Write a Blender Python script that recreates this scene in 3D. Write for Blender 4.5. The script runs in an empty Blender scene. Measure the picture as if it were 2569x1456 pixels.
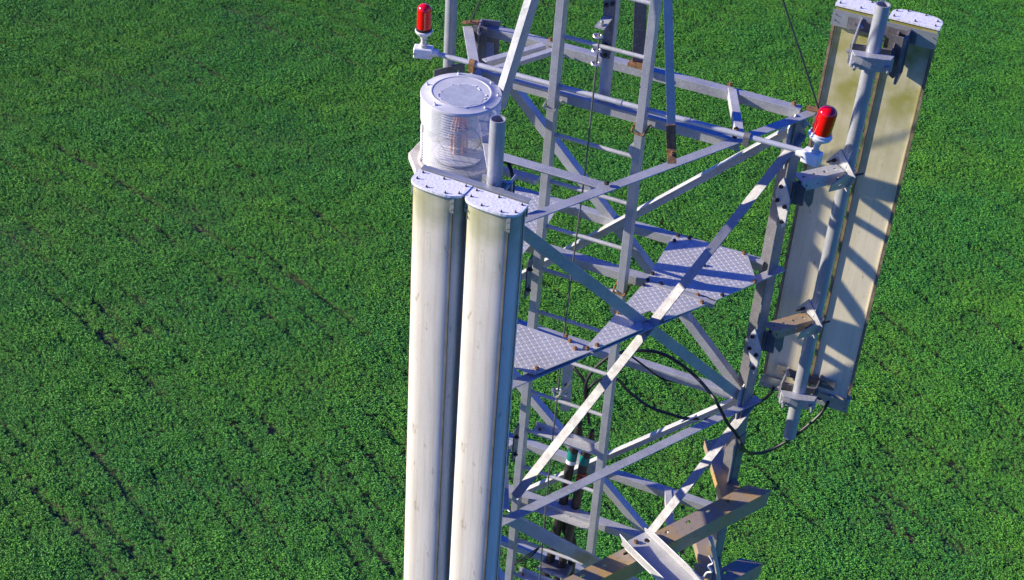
import bpy, bmesh, math, random
from mathutils import Vector as V, Matrix, noise
from mathutils.geometry import tessellate_polygon
random.seed(7)
S = bpy.context.scene
C = S.collection
R = math.radians

# ------------------------------------------------------------------ camera
H = 50.0                                   # height of the tower's top ring above the field
FPX, CXP, CYP = 4054.68, 1284.53, 728.01   # focal length and centre in a 2569 px wide frame
pitch, roll, yaw = R(37.17025), R(-4.13149), R(-21.43864)
fw = V((math.sin(yaw)*math.cos(pitch), math.cos(yaw)*math.cos(pitch), -math.sin(pitch)))
rt0 = V((math.cos(yaw), -math.sin(yaw), 0)); dn0 = fw.cross(rt0)
rt = rt0*math.cos(roll) + dn0*math.sin(roll); dn = -rt0*math.sin(roll) + dn0*math.cos(roll)
CAM = V((1.83969, -6.01076, 3.47747))      # relative to the top ring
cd = bpy.data.cameras.new('camera'); cam = bpy.data.objects.new('camera', cd); C.objects.link(cam)
M = Matrix((( rt.x, -dn.x, -fw.x), (rt.y, -dn.y, -fw.y), (rt.z, -dn.z, -fw.z))).to_4x4()
M.translation = CAM + V((0, 0, H)); cam.matrix_world = M
cd.sensor_width = 36; cd.lens = FPX/2569*36; cd.clip_start = 0.1; cd.clip_end = 3000
S.camera = cam

# ------------------------------------------------------------------ light
SUN_EL = R(20.5); sx, sy = 0.963, 0.27       # horizontal travel of the light
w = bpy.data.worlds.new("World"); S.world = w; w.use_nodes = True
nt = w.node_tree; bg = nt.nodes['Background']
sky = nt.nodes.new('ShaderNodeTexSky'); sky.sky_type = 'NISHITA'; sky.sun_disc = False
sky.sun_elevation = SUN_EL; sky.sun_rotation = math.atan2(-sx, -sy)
sky.ozone_density = 4.0; sky.dust_density = 0.3; sky.air_density = 1.0; sky.altitude = 200
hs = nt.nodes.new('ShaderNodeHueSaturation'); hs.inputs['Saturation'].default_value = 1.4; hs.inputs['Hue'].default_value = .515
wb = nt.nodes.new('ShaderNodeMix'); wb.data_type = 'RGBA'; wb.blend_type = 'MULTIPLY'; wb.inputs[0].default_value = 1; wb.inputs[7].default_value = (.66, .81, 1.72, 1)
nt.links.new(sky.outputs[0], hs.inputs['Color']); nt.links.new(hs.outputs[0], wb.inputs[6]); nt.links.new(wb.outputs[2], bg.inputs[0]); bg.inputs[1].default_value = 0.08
sd = bpy.data.lights.new('sun', 'SUN'); so = bpy.data.objects.new('sun', sd); C.objects.link(so)
sd.energy = 5.0; sd.angle = R(0.5); sd.color = (1.0, 0.91, 0.73)
ld = V((sx*math.cos(SUN_EL), sy*math.cos(SUN_EL), -math.sin(SUN_EL)))
so.rotation_euler = ld.to_track_quat('-Z', 'Y').to_euler(); so.location = (0, 0, H+30)
S.view_settings.view_transform = 'Standard'; S.view_settings.look = 'None'
S.view_settings.gamma = 1; S.view_settings.exposure = 0.74

# ------------------------------------------------------------------ geometry of the place
# triangular tower: A far left, B right, C near left; sides 1.5 m
L = 1.5; A3 = V((-.75, 0, 0)); B3 = V((.75, 0, 0)); C3 = V((0, -1.29904, 0))
N_BC = V((.866025, -.5, 0)); D_BC = .649519
N_CA = V((-.866025, -.5, 0)); D_CA = .649519
X, Y, Z = V((1, 0, 0)), V((0, 1, 0)), V((0, 0, 1))
def ray(u, v): return rt*((u-CXP)/FPX) + dn*((v-CYP)/FPX) + fw
def onp(u, v, n, d):
    r = ray(u, v); return CAM + r*((d - n.dot(CAM))/n.dot(r))
def hz(u, v, z): return onp(u, v, Z, z)
def py(u, v, y): return onp(u, v, Y, y)
def pbc(u, v, o=0): return onp(u, v, N_BC, D_BC+o)
def pca(u, v, o=0): return onp(u, v, N_CA, D_CA+o)

# ------------------------------------------------------------------ materials
def mat(name, col, rough=.5, metal=0., **k):
    m = bpy.data.materials.new(name); m.use_nodes = True
    t = m.node_tree; b = t.nodes['Principled BSDF']
    b.inputs['Base Color'].default_value = (*col, 1); b.inputs['Roughness'].default_value = rough
    b.inputs['Metallic'].default_value = metal
    for kk, vv in k.items(): b.inputs[kk.replace('_', ' ')].default_value = vv
    return m, t, b
def noise_mix(t, b, c1, c2, scale, lo=.35, hi=.65, detail=5, sock='Base Color', coord='Object', prev=None, stretch=None, rough=.6):
    tc = t.nodes.new('ShaderNodeTexCoord'); n = t.nodes.new('ShaderNodeTexNoise')
    n.inputs['Scale'].default_value = scale; n.inputs['Detail'].default_value = detail; n.inputs['Roughness'].default_value = rough
    if stretch:
        mp = t.nodes.new('ShaderNodeMapping'); mp.inputs['Scale'].default_value = stretch
        t.links.new(tc.outputs[coord], mp.inputs[0]); t.links.new(mp.outputs[0], n.inputs['Vector'])
    else: t.links.new(tc.outputs[coord], n.inputs['Vector'])
    r = t.nodes.new('ShaderNodeMapRange'); r.inputs[1].default_value = lo; r.inputs[2].default_value = hi
    t.links.new(n.outputs[0], r.inputs[0])
    mx = t.nodes.new('ShaderNodeMix'); mx.data_type = 'RGBA'
    t.links.new(r.outputs[0], mx.inputs[0])
    if prev: t.links.new(prev, mx.inputs[6])
    else: mx.inputs[6].default_value = (*c1, 1)
    mx.inputs[7].default_value = (*c2, 1)
    t.links.new(mx.outputs[2], b.inputs[sock]); return mx.outputs[2]
def bump(t, b, scale, strength, dist=.001, tex='noise', stretch=None):
    tc = t.nodes.new('ShaderNodeTexCoord')
    n = t.nodes.new('ShaderNodeTexNoise' if tex == 'noise' else 'ShaderNodeTexVoronoi'); n.inputs['Scale'].default_value = scale
    if tex == 'noise': n.inputs['Detail'].default_value = 6
    src = tc.outputs['Object']
    if stretch:
        mp = t.nodes.new('ShaderNodeMapping'); mp.inputs['Scale'].default_value = stretch
        t.links.new(src, mp.inputs[0]); src = mp.outputs[0]
    t.links.new(src, n.inputs['Vector'])
    bp = t.nodes.new('ShaderNodeBump'); bp.inputs['Strength'].default_value = strength; bp.inputs['Distance'].default_value = dist
    t.links.new(n.outputs[0], bp.inputs['Height']); t.links.new(bp.outputs[0], b.inputs['Normal'])

def galv(name, c1, c2, c3, metal=.35, rough=.48):
    m, t, b = mat(name, c1, rough, metal)
    p = noise_mix(t, b, c1, c2, 9, .38, .64)
    p = noise_mix(t, b, c1, tuple(c*.85 for c in c2), 3.2, .56, .74, 6, prev=p)
    p = noise_mix(t, b, c1, (.34, .26, .19), 14, .72, .84, 6, prev=p)
    p = noise_mix(t, b, c1, c3, 120, .5, .72, 2, prev=p)
    noise_mix(t, b, (rough-.08,)*3, (rough+.14,)*3, 22, .35, .7, sock='Roughness')
    bump(t, b, 90, .12, .0015); return m
GALV = galv('galvanised_steel', (.46, .465, .485), (.37, .375, .395), (.54, .545, .56))
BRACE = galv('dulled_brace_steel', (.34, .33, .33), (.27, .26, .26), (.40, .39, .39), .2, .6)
GALV_W = galv('pale_galvanised_steel', (.52, .515, .515), (.43, .425, .425), (.60, .595, .595), .2, .5)
GALV_D = galv('dull_galvanised_steel', (.20, .19, .19), (.13, .12, .12), (.26, .25, .25), .3, .55)
LEGM = galv('weathered_leg_steel', (.27, .26, .27), (.20, .19, .20), (.33, .32, .33), .3, .5)
PIPE = galv('galvanised_pipe', (.41, .42, .45), (.35, .36, .39), (.45, .46, .49), .3, .42)
def tanmat():
    m, t, b = mat('stained_steel', (.42, .33, .24), .5, .25)
    p = noise_mix(t, b, (.40, .32, .24), (.54, .34, .12), 4, .42, .60)
    noise_mix(t, b, 0, (.25, .20, .16), 40, .55, .75, prev=p); bump(t, b, 80, .15); return m
TAN = tanmat()
def rustmat():
    m, t, b = mat('rusty_steel', (.30, .14, .05), .75, .1)
    noise_mix(t, b, (.34, .19, .07), (.16, .07, .035), 60); bump(t, b, 150, .4); return m
RUST = rustmat()
CONDM = galv('pale_conduit', (.52, .53, .56), (.44, .45, .47), (.58, .59, .61), .2, .45)
WHITE, t, b = mat('white_enamel', (.78, .77, .75), .35); noise_mix(t, b, (.78, .77, .76), (.62, .59, .55), 30, .5, .75)
GREYP, t, b = mat('pale_painted_lid', (.60, .60, .62), .38); noise_mix(t, b, (.64, .63, .64), (.52, .52, .54), 12)
LIDFLAKE, t, b = mat('worn_lid_patch', (.50, .54, .66), .55); noise_mix(t, b, (.46, .49, .54), (.36, .38, .44), 25)
CREAM, t, b = mat('dirty_cream_paint', (.62, .58, .52), .55); noise_mix(t, b, (.62, .58, .52), (.40, .36, .30), 14, .45, .75)
BLACK, t, b = mat('black_rubber', (.012, .012, .013), .5)
BLACK2, t, b = mat('brown_black_jacket', (.028, .019, .018), .42); bump(t, b, 60, .5, .004, stretch=(.4, .4, 2.4))
TEAL, t, b = mat('green_tape', (.0, .17, .14), .4)
REDT, t, b = mat('red_tape', (.5, .04, .02), .4)
ZINC, t, b = mat('zinc_bolt', (.55, .53, .48), .35, .7)
DARKB, t, b = mat('dark_bolt', (.05, .045, .045), .5, .3)
ROPE, t, b = mat('steel_rope', (.16, .16, .15), .5, .4); bump(t, b, 300, .6, .002)
WIRE, t, b = mat('dull_wire', (.06, .065, .055), .6, .2)
REDG, t, b = mat('red_glass', (.95, .003, .004), .12, 0., Transmission_Weight=.12, IOR=1.45)
b.inputs['Coat Weight'].default_value = .8; b.inputs['Coat Roughness'].default_value = .05
b.inputs['Subsurface Weight'].default_value = .15; b.inputs['Subsurface Radius'].default_value = (.03, .002, .002)
COPPER, t, b = mat('lamp_inner_brass', (.95, .55, .28), .3, .5)

def lensmat():
    m, t, b = mat('clear_lens', (.86, .86, .88), .12)
    tr = t.nodes.new('ShaderNodeBsdfTransparent'); tr.inputs[0].default_value = (.93, .93, .96, 1)
    fr = t.nodes.new('ShaderNodeLayerWeight'); fr.inputs[0].default_value = .42
    mr = t.nodes.new('ShaderNodeMapRange'); mr.inputs[3].default_value = .36; mr.inputs[4].default_value = .9
    mx = t.nodes.new('ShaderNodeMixShader'); out = t.nodes['Material Output']
    t.links.new(fr.outputs['Facing'], mr.inputs[0]); t.links.new(mr.outputs[0], mx.inputs[0])
    t.links.new(tr.outputs[0], mx.inputs[1]); t.links.new(b.outputs[0], mx.inputs[2]); t.links.new(mx.outputs[0], out.inputs[0])
    return m
LENS = lensmat()

def radome(name, base, green, topz, botz, gamt, side=None, streak=.25):
    """cream fibreglass, algae near the top end, dirt toward the edges"""
    m, t, b = mat(name, base, .7); b.inputs['Specular IOR Level'].default_value = .12
    p = noise_mix(t, b, base, tuple(c*.86 for c in base), 5, .35, .7, stretch=(3, 3, .6))
    p = noise_mix(t, b, base, tuple(c*1.12 for c in base), 260, .55, .75, 2, prev=p)
    p = noise_mix(t, b, base, (base[0]*.72, base[1]*.70, base[2]*.60), 1, .50, .78, 5, stretch=(46, 46, 1.3), prev=p, rough=.65)
    p = noise_mix(t, b, base, (base[0]*.55, base[1]*.52, base[2]*.42), 1, .64, .74, 3, stretch=(30, 30, 9), prev=p, rough=.7)
    tc = t.nodes.new('ShaderNodeTexCoord'); sp = t.nodes.new('ShaderNodeSeparateXYZ'); t.links.new(tc.outputs['Object'], sp.inputs[0])
    mr = t.nodes.new('ShaderNodeMapRange'); mr.inputs[1].default_value = botz; mr.inputs[2].default_value = topz
    t.links.new(sp.outputs['Z'], mr.inputs[0])
    n = t.nodes.new('ShaderNodeTexNoise'); n.inputs['Scale'].default_value = 7; n.inputs['Detail'].default_value = 6; t.links.new(tc.outputs['Object'], n.inputs['Vector'])
    mu = t.nodes.new('ShaderNodeMath'); mu.operation = 'MULTIPLY'; t.links.new(mr.outputs[0], mu.inputs[0])
    n2 = t.nodes.new('ShaderNodeMapRange'); n2.inputs[1].default_value = .22; n2.inputs[2].default_value = .62; t.links.new(n.outputs[0], n2.inputs[0])
    t.links.new(n2.outputs[0], mu.inputs[1])
    m2 = t.nodes.new('ShaderNodeMath'); m2.operation = 'MULTIPLY'; m2.use_clamp = True; m2.inputs[1].default_value = gamt; t.links.new(mu.outputs[0], m2.inputs[0])
    mx = t.nodes.new('ShaderNodeMix'); mx.data_type = 'RGBA'; t.links.new(m2.outputs[0], mx.inputs[0]); t.links.new(p, mx.inputs[6]); mx.inputs[7].default_value = (*green, 1)
    t.links.new(mx.outputs[2], b.inputs['Base Color']); bump(t, b, 30, .05, .002, stretch=(3, 3, .5)); return m
RADOME = radome('radome_front', (.80, .73, .61), (.27, .29, .09), 2.69, 2.3, .85)
RADOME_B = radome('radome_back', (.80, .72, .52), (.34, .33, .08), 2.2, 1.0, 1.5)
SEAM, t, b = mat('grimy_seam', (.10, .085, .06), .8); noise_mix(t, b, (.09, .08, .06), (.20, .17, .12), 9, .40, .70)
RIM, t, b = mat('brown_panel_rim', (.30, .22, .13), .6); noise_mix(t, b, (.34, .25, .15), (.16, .11, .06), 25)
RAIL, t, b = mat('aluminium_rail', (.42, .44, .46), .4, .5); noise_mix(t, b, (.45, .46, .48), (.36, .38, .38), 14)
def capmat():
    m, t, b = mat('flaking_white_cap', (.7, .68, .7), .5, .1)
    p = noise_mix(t, b, (.92, .90, .89), (.68, .65, .64), 85, .50, .72, 3, rough=.7)
    bump(t, b, 85, .5, .003); return m
CAPM = capmat()
def platemat():
    m, t, b = mat('checker_plate', (.50, .49, .51), .42, .35)
    p = noise_mix(t, b, (.66, .65, .64), (.55, .53, .51), 6); noise_mix(t, b, 0, (.46, .41, .38), 30, .58, .8, prev=p); return m
PLATE = platemat()
PTREAD, t, b = mat('raised_tread', (.56, .54, .55), .6, .1)

# ------------------------------------------------------------------ mesh helpers
class MB:
    def __init__(s): s.v = []; s.f = []
    def add(s, vs, fs):
        o = len(s.v); s.v += [V(p) for p in vs]; s.f += [tuple(i+o for i in f) for f in fs]; return s
    def sweep(s, P, Q, prof, e1, e2):
        """closed 2D profile (in e1,e2) swept from P to Q"""
        n = len(prof); vs = [P + e1*a + e2*c for a, c in prof] + [Q + e1*a + e2*c for a, c in prof]
        fs = [(i, (i+1) % n, n+(i+1) % n, n+i) for i in range(n)]
        tri = tessellate_polygon([[V((a, c, 0)) for a, c in prof]])
        fs += [tuple(x) for x in tri] + [tuple(n+i for i in reversed(x)) for x in tri]
        return s.add(vs, fs)
    def frame(s, P, Q, n1, n2=None):
        d = (Q-P).normalized(); e1 = (n1 - d*n1.dot(d)).normalized()
        e2 = d.cross(e1)
        if n2 is not None and e2.dot(n2) < 0: e2 = -e2
        return e1, e2
    def angle(s, P, Q, n1, n2, w1=.045, w2=.045, t=.0045):
        e1, e2 = s.frame(P, Q, n1, n2)
        return s.sweep(P, Q, [(0, 0), (w1, 0), (w1, t), (t, t), (t, w2), (0, w2)], e1, e2)
    def channel(s, P, Q, n1, n2, w, h, t=.006):
        """web along n1 (centred), lips along n2"""
        e1, e2 = s.frame(P, Q, n1, n2); a = w/2
        return s.sweep(P, Q, [(-a, 0), (a, 0), (a, h), (a-t, h), (a-t, t), (-a+t, t), (-a+t, h), (-a, h)], e1, e2)
    def flat(s, P, Q, n1, n2, w, t=.005):
        e1, e2 = s.frame(P, Q, n1, n2)
        return s.sweep(P, Q, [(-w/2, 0), (w/2, 0), (w/2, t), (-w/2, t)], e1, e2)
    def box(s, c, dx, dy, dz):
        vs = [c + dx*a + dy*b_ + dz*e for a in (-.5, .5) for b_ in (-.5, .5) for e in (-.5, .5)]
        return s.add(vs, [(0, 1, 3, 2), (4, 6, 7, 5), (0, 4, 5, 1), (2, 3, 7, 6), (0, 2, 6, 4), (1, 5, 7, 3)])
    def cyl(s, P, Q, r, seg=16, r2=None):
        d = (Q-P).normalized(); e1 = d.orthogonal().normalized(); e2 = d.cross(e1); r2 = r if r2 is None else r2
        vs = []
        for k in range(seg):
            a = 2*math.pi*k/seg; u = e1*math.cos(a) + e2*math.sin(a); vs += [P+u*r, Q+u*r2]
        fs = [(2*k, 2*((k+1) % seg), 2*((k+1) % seg)+1, 2*k+1) for k in range(seg)]
        fs += [tuple(2*k for k in reversed(range(seg))), tuple(2*k+1 for k in range(seg))]
        return s.add(vs, fs)
    def pipe(s, P, Q, r, ri, seg=28):
        d = (Q-P).normalized(); e1 = d.orthogonal().normalized(); e2 = d.cross(e1); vs = []
        for k in range(seg):
            a = 2*math.pi*k/seg; u = e1*math.cos(a) + e2*math.sin(a); vs += [P+u*r, Q+u*r, Q+u*ri, P+u*ri]
        fs = []
        for k in range(seg):
            a, c = 4*k, 4*((k+1) % seg)
            for i in range(4): fs.append((a+i, c+i, c+(i+1) % 4, a+(i+1) % 4))
        return s.add(vs, fs)
    def tube(s, pts, r, seg=8, smooth=6):
        P = [V(p) for p in pts]; out = []
        if len(P) > 2 and smooth > 1:
            E = [P[0]*2-P[1]] + P + [P[-1]*2-P[-2]]
            for i in range(1, len(E)-2):
                for k in range(smooth):
                    t = k/smooth; a, b_, c, d = E[i-1:i+3]
                    out.append(.5*((2*b_) + (c-a)*t + (2*a-5*b_+4*c-d)*t*t + (3*b_-a-3*c+d)*t**3))
            out.append(P[-1])
        else: out = P
        e1 = None; vs = []
        for i, p in enumerate(out):
            d = (out[min(i+1, len(out)-1)] - out[max(i-1, 0)]).normalized()
            e1 = d.orthogonal().normalized() if e1 is None else (e1 - d*e1.dot(d)).normalized()
            e2 = d.cross(e1)
            rr = r(i/(len(out)-1)) if callable(r) else r
            for k in range(seg):
                a = 2*math.pi*k/seg; vs.append(p + (e1*math.cos(a) + e2*math.sin(a))*rr)
        fs = []
        for i in range(len(out)-1):
            for k in range(seg):
                fs.append((i*seg+k, i*seg+(k+1) % seg, (i+1)*seg+(k+1) % seg, (i+1)*seg+k))
        n = len(out)-1; fs += [tuple(reversed(range(seg))), tuple(n*seg+k for k in range(seg))]
        return s.add(vs, fs)
    def lathe(s, c, prof, seg=48, ax=Z):
        e1 = ax.orthogonal().normalized(); e2 = ax.cross(e1); n = len(prof); vs = []
        for k in range(seg):
            a = 2*math.pi*k/seg; u = e1*math.cos(a)+e2*math.sin(a)
            vs += [c + u*r + ax*z for r, z in prof]
        fs = [(k*n+i, ((k+1) % seg)*n+i, ((k+1) % seg)*n+i+1, k*n+i+1) for k in range(seg) for i in range(n-1)]
        return s.add(vs, fs)
    def plate(s, o, e1, e2, outer, holes=(), t=.006, up=None):
        """flat plate with real holes; o + e1*a + e2*b, thickness along e1 x e2 (downwards from o if up given)"""
        nrm = e1.cross(e2).normalized()
        if up is not None and nrm.dot(up) < 0: nrm = -nrm
        loops = [list(outer)] + [list(h) for h in holes]
        flat = [p for l in loops for p in l]; tri = tessellate_polygon([[V((a, c, 0)) for a, c in l] for l in loops])
        n = len(flat); vs = [o + e1*a + e2*c for a, c in flat]; vs += [p - nrm*t for p in vs]
        fs = [tuple(x) for x in tri] + [tuple(n+i for i in reversed(x)) for x in tri]; k = 0
        for l in loops:
            m = len(l); fs += [(k+i, k+(i+1) % m, n+k+(i+1) % m, n+k+i) for i in range(m)]; k += m
        return s.add(vs, fs)
    def bolt(s, P, n, r=.009, h=.008):
        n = n.normalized(); s.cyl(P, P+n*h, r, 6); s.cyl(P+n*h, P+n*(h+.006), r*.5, 8); return s
def circ(a, b_, r, n=10): return [(a+r*math.cos(2*math.pi*k/n), b_+r*math.sin(2*math.pi*k/n)) for k in range(n)]
def slot(a, b_, r, l, n=8):
    return [(a-l/2+r*math.cos(math.pi/2+math.pi*k/n), b_+r*math.sin(math.pi/2+math.pi*k/n)) for k in range(n+1)] + \
           [(a+l/2+r*math.cos(-math.pi/2+math.pi*k/n), b_+r*math.sin(-math.pi/2+math.pi*k/n)) for k in range(n+1)]

def obj(name, mb, m, parent=None, smooth=False, mats=None, bevel=0):
    off = V((0, 0, H)); org = V(parent['org']) if parent is not None else V((0, 0, 0))
    me = bpy.data.meshes.new(name); me.from_pydata([tuple(p - org) if parent is not None else tuple(p+off) for p in mb.v], [], mb.f)
    bm = bmesh.new(); bm.from_mesh(me); bmesh.ops.recalc_face_normals(bm, faces=bm.faces); bm.to_mesh(me); bm.free()
    me.materials.append(m); o = bpy.data.objects.new(name, me); C.objects.link(o)
    if parent is not None: o.parent = parent; 
    if smooth:
        for p in me.polygons: p.use_smooth = True
        me.set_sharp_from_angle(angle=R(40))
    if bevel:
        md = o.modifiers.new('bevel', 'BEVEL'); md.width = bevel; md.segments = 1; md.limit_method = 'ANGLE'
    return o
def sub(name, mb, m, parent, smooth=False, bevel=0):
    """sub-part: child of a part; the part's local frame is that of its thing"""
    o = obj(name, mb, m, parent.parent, smooth, bevel=bevel); o.parent = parent; return o
def thing(name, label, cat, loc, group=None):
    o = bpy.data.objects.new(name, None); o.empty_display_size = .1; C.objects.link(o)
    o.location = loc + V((0, 0, H)); o['org'] = tuple(loc); o['label'] = label; o['category'] = cat
    if group: o['group'] = group
    return o
def single(name, mb, m, label, cat, group=None, smooth=False, bevel=0):
    c = V((0, 0, 0))
    for p in mb.v: c += p
    c /= len(mb.v)
    class _P(dict): pass
    me = bpy.data.meshes.new(name); me.from_pydata([tuple(p-c) for p in mb.v], [], mb.f)
    bm = bmesh.new(); bm.from_mesh(me); bmesh.ops.recalc_face_normals(bm, faces=bm.faces); bm.to_mesh(me); bm.free()
    me.materials.append(m); o = bpy.data.objects.new(name, me); C.objects.link(o); o.location = c + V((0, 0, H))
    if smooth:
        for p in me.polygons: p.use_smooth = True
        me.set_sharp_from_angle(angle=R(40))
    o['label'] = label; o['category'] = cat
    if group: o['group'] = group
    return o
# ------------------------------------------------------------------ lattice tower
tower = thing('lattice_tower', 'grey galvanised triangular lattice tower with crossed braces, standing in the green field',
              'tower', V((0, -.433, -H)))
ZL = [0, -.825, -1.62, -2.40, -3.19, -3.98]
CEN = V((0, -.433, 0))
def rotz(v, d): a = R(d); return V((v.x*math.cos(a)-v.y*math.sin(a), v.x*math.sin(a)+v.y*math.cos(a), v.z))
for P, zt in ((A3, .03), (B3, -.01), (C3, .03)):
    out = (P-CEN).normalized(); heel = P + out*.022; inn = -out; lw = .09
    if P is C3: heel = heel + X*-.045 + Y*.02; lw = .07
    m = MB(); m.angle(heel+Z*zt, heel+Z*(-4.3), rotz(inn, 45), rotz(inn, -45), lw, lw, .008)
    obj('leg', m, LEGM, tower, bevel=.0015)
    for zb in (-2.0,):
        m = MB(); m.angle(heel+out*.006+Z*(zb+.16), heel+out*.006+Z*(zb-.22), rotz(inn, 45), rotz(inn, -45), .075, .075, .006)
        obj('splice_plate', m, GALV_D, tower)
def ext(P, Q, a, b): d = (Q-P).normalized(); return P-d*a, Q+d*b
def brace(P, Q, n1, n2, w1=.045, w2=.045, a=0, b=0, m=GALV, name='diagonal_brace'):
    P, Q = ext(P, Q, a, b); mb = MB(); mb.angle(P, Q, n1, n2, w1, w2, .005); return obj(name, mb, m, tower, bevel=.001)
# horizontals of the far face (A-B)
for i, z in enumerate(ZL[:5]):
    mb = MB(); x0, x1 = (-.735, .735) if i == 0 else (-.70, .70)
    mb.angle(V((x0, -.004, z)), V((x1, -.004, z)), Y, -Z, .045, .045, .005)
    obj('horizontal_brace', mb, GALV, tower, bevel=.001)
cBC = V((-.5, -.866025, 0)); cCA = V((-.5, .866025, 0))   # B->C, C->A
for i, z in enumerate(ZL[:5]):
    P = B3 + N_BC*.0 + Z*z; Q = C3 + Z*z
    a = .045 if i != 1 else .03
    mb = MB(); mb.angle(P - cBC*a + N_BC*(.004), Q + cBC*.01 + N_BC*.004, N_BC, -Z, .046, .03, .005)
    obj('horizontal_brace', mb, GALV, tower, bevel=.001)
    P = C3 + N_CA*(.05) + Z*z; Q = A3 + N_CA*.05 + Z*z
    mb = MB(); mb.angle(P, Q, N_CA, -Z, .045, .045, .005)
    obj('horizontal_brace', mb, GALV_W if i == 0 else GALV, tower, bevel=.001)
# diagonals
upAB1 = V((.74, 0, .68)); upAB2 = V((-.74, 0, .68))
up1 = V((-.5*.74, -.866*.74, .68)); up2 = V((.5*.74, .866*.74, .68))
#  far face
P, Q = py(1314, 250, .002), py(1860, 975, .002); brace(P, Q, Y, -upAB1, a=.28, b=.03)
P, Q = py(2003, 300, -.004), py(1330, 668, -.004); brace(P, Q, -Y, -upAB2, .04, .045, a=.03, b=.40, m=GALV_W)
P, Q = py(1530, 1228, .002), py(1617, 1331, .002); brace(P, Q, Y, -upAB1, a=.95, b=.42)
P, Q = py(1843, 994, -.004), py(1336, 1215, -.004); brace(P, Q, -Y, -upAB2, .04, .045, a=.0, b=.55, m=GALV_W)
#  near right face
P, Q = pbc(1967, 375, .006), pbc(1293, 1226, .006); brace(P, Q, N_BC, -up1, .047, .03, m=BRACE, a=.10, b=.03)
P, Q = pbc(1320, 569, -.002), pbc(1872, 991, -.002); brace(P, Q, -N_BC, -up2, .04, .048, a=.04, b=.0)
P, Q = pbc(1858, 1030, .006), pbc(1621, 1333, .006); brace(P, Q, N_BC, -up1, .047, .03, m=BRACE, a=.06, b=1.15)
P, Q = pbc(1300, 1298, -.002), pbc(1497, 1402, -.002); brace(P, Q, -N_BC, -up2, .04, .055, a=.05, b=1.3)
#  near left face (behind the panels)
for k in (0, 2):
    a_, b_ = C3+Z*(ZL[k]-.08), A3+Z*(ZL[k+2]+.05); brace(a_+N_CA*.006, b_+N_CA*.006, N_CA, -Z, .045, .045)
    a_, b_ = A3+Z*(ZL[k]-.08), C3+Z*(ZL[k+2]+.05); brace(a_-N_CA*.004, b_-N_CA*.004, -N_CA, -Z, .045, .045)
# inner beams parallel to the far face and corner links
def bar(P, Q, n1, n2, w1, w2, m=GALV, name='inner_beam', t=.005):
    mb = MB(); mb.angle(P, Q, n1, n2, w1, w2, t); return obj(name, mb, m, tower, bevel=.001)
yb = -.375
bar(V((-.60, yb, -.002)), V((.585, yb, -.002)), Y, -Z, .05, .045)
bar(V((-.60, yb, ZL[1]-.002)), V((.585, yb, ZL[1]-.002)), Y, -Z, .05, .045)
bar(V((-.60, yb, ZL[3]-.002)), V((.585, yb, ZL[3]-.002)), Y, -Z, .05, .045)
bar(V((-.30, -.925, -.001)), V((.24, -.925, -.001)), -Y, -Z, .05, .04)
for k in (0, 1, 2, 3):
    z = ZL[k]+.004
    bar(V((-.43, -.03, z)), V((-.58, -.37, z)) if k else V((-.60, -.30, z)), V((-.9, .4, 0)), -Z, .035, .035, GALV_W, 'corner_link')
    if k in (0, 3): bar(V((.405, .02, z)), V((.555, -.335, z)), V((.9, .4, 0)), -Z, .036, .04, GALV_W, 'corner_link')
P, Q = hz(1236, 166, .004), hz(1386, 119, .004); bar(P, Q, V((0, -1, 0)), -Z, .03, .04, GALV_W, 'corner_link')
# gusset plates at leg B (seen edge-lit) and bolts on the members
def gusset(P, e1, e2, pts, m=GALV, t=.006, name='gusset_plate'):
    mb = MB(); mb.plate(P, e1, e2, pts, t=t); return obj(name, mb, m, tower)
for z, s_ in ((-.10, 1), (-1.60, 1)):
    P = B3 + N_BC*.012 + cBC*.045 + Z*z
    gusset(P, cBC, Z, [(-.02, -.13), (.03, -.16), (.05, .05), (.02, .11), (-.02, .09)], GALV_W)
for (u, v, o) in ((1522, 462, 0), (1843, 345, 0)):
    P = hz(u, v, .008); mb = MB(); mb.bolt(P, Z, .011, .008); obj('bolt', mb, DARKB, tower)
for P, n in ((hz(1200, 62, .01), Z), (V((.70, .02, .006)), Z), (V((-.43, .02, .006)), Z), (V((.41, .03, .012)), Z), (V((.55, -.33, .02)), Z), (V((-.58, -.36, .02)), Z), (V((0.03, -.36, .01)), Z)):
    mb = MB(); mb.bolt(P, n, .012, .009); obj('bolt', mb, RUST, tower)
# the part of the tower below the picture, down to the field
mb = MB()
for P in (A3, B3, C3):
    out = (P-CEN).normalized(); inn = -out; mb.angle(P+out*.022-Z*4.3, P+out*.022-Z*H, rotz(inn, 45), rotz(inn, -45), .09, .09, .008)
z = ZL[4]
while z > -H+1.7:
    for P, Q, n in ((A3, B3, Y), (B3, C3, N_BC), (C3, A3, N_CA)):
        if z < ZL[4]-.1: mb.angle(P+Z*z, Q+Z*z, n, -Z, .045, .04, .005)
        mb.angle(P+Z*z+n*.006, Q+Z*(z-1.6)+n*.006, n, -Z, .045, .04, .005); mb.angle(Q+Z*z-n*.004, P+Z*(z-1.6)-n*.004, -n, -Z, .045, .04, .005)
    z -= 1.6
obj('lower_section', mb, GALV, tower)
mb = MB(); mb.box(V((0, -.433, -H+.15)), X*2.6, Y*2.6, Z*.5)
single('footing', mb, GALV_D, 'square concrete footing under the lattice tower', 'footing')

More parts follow.
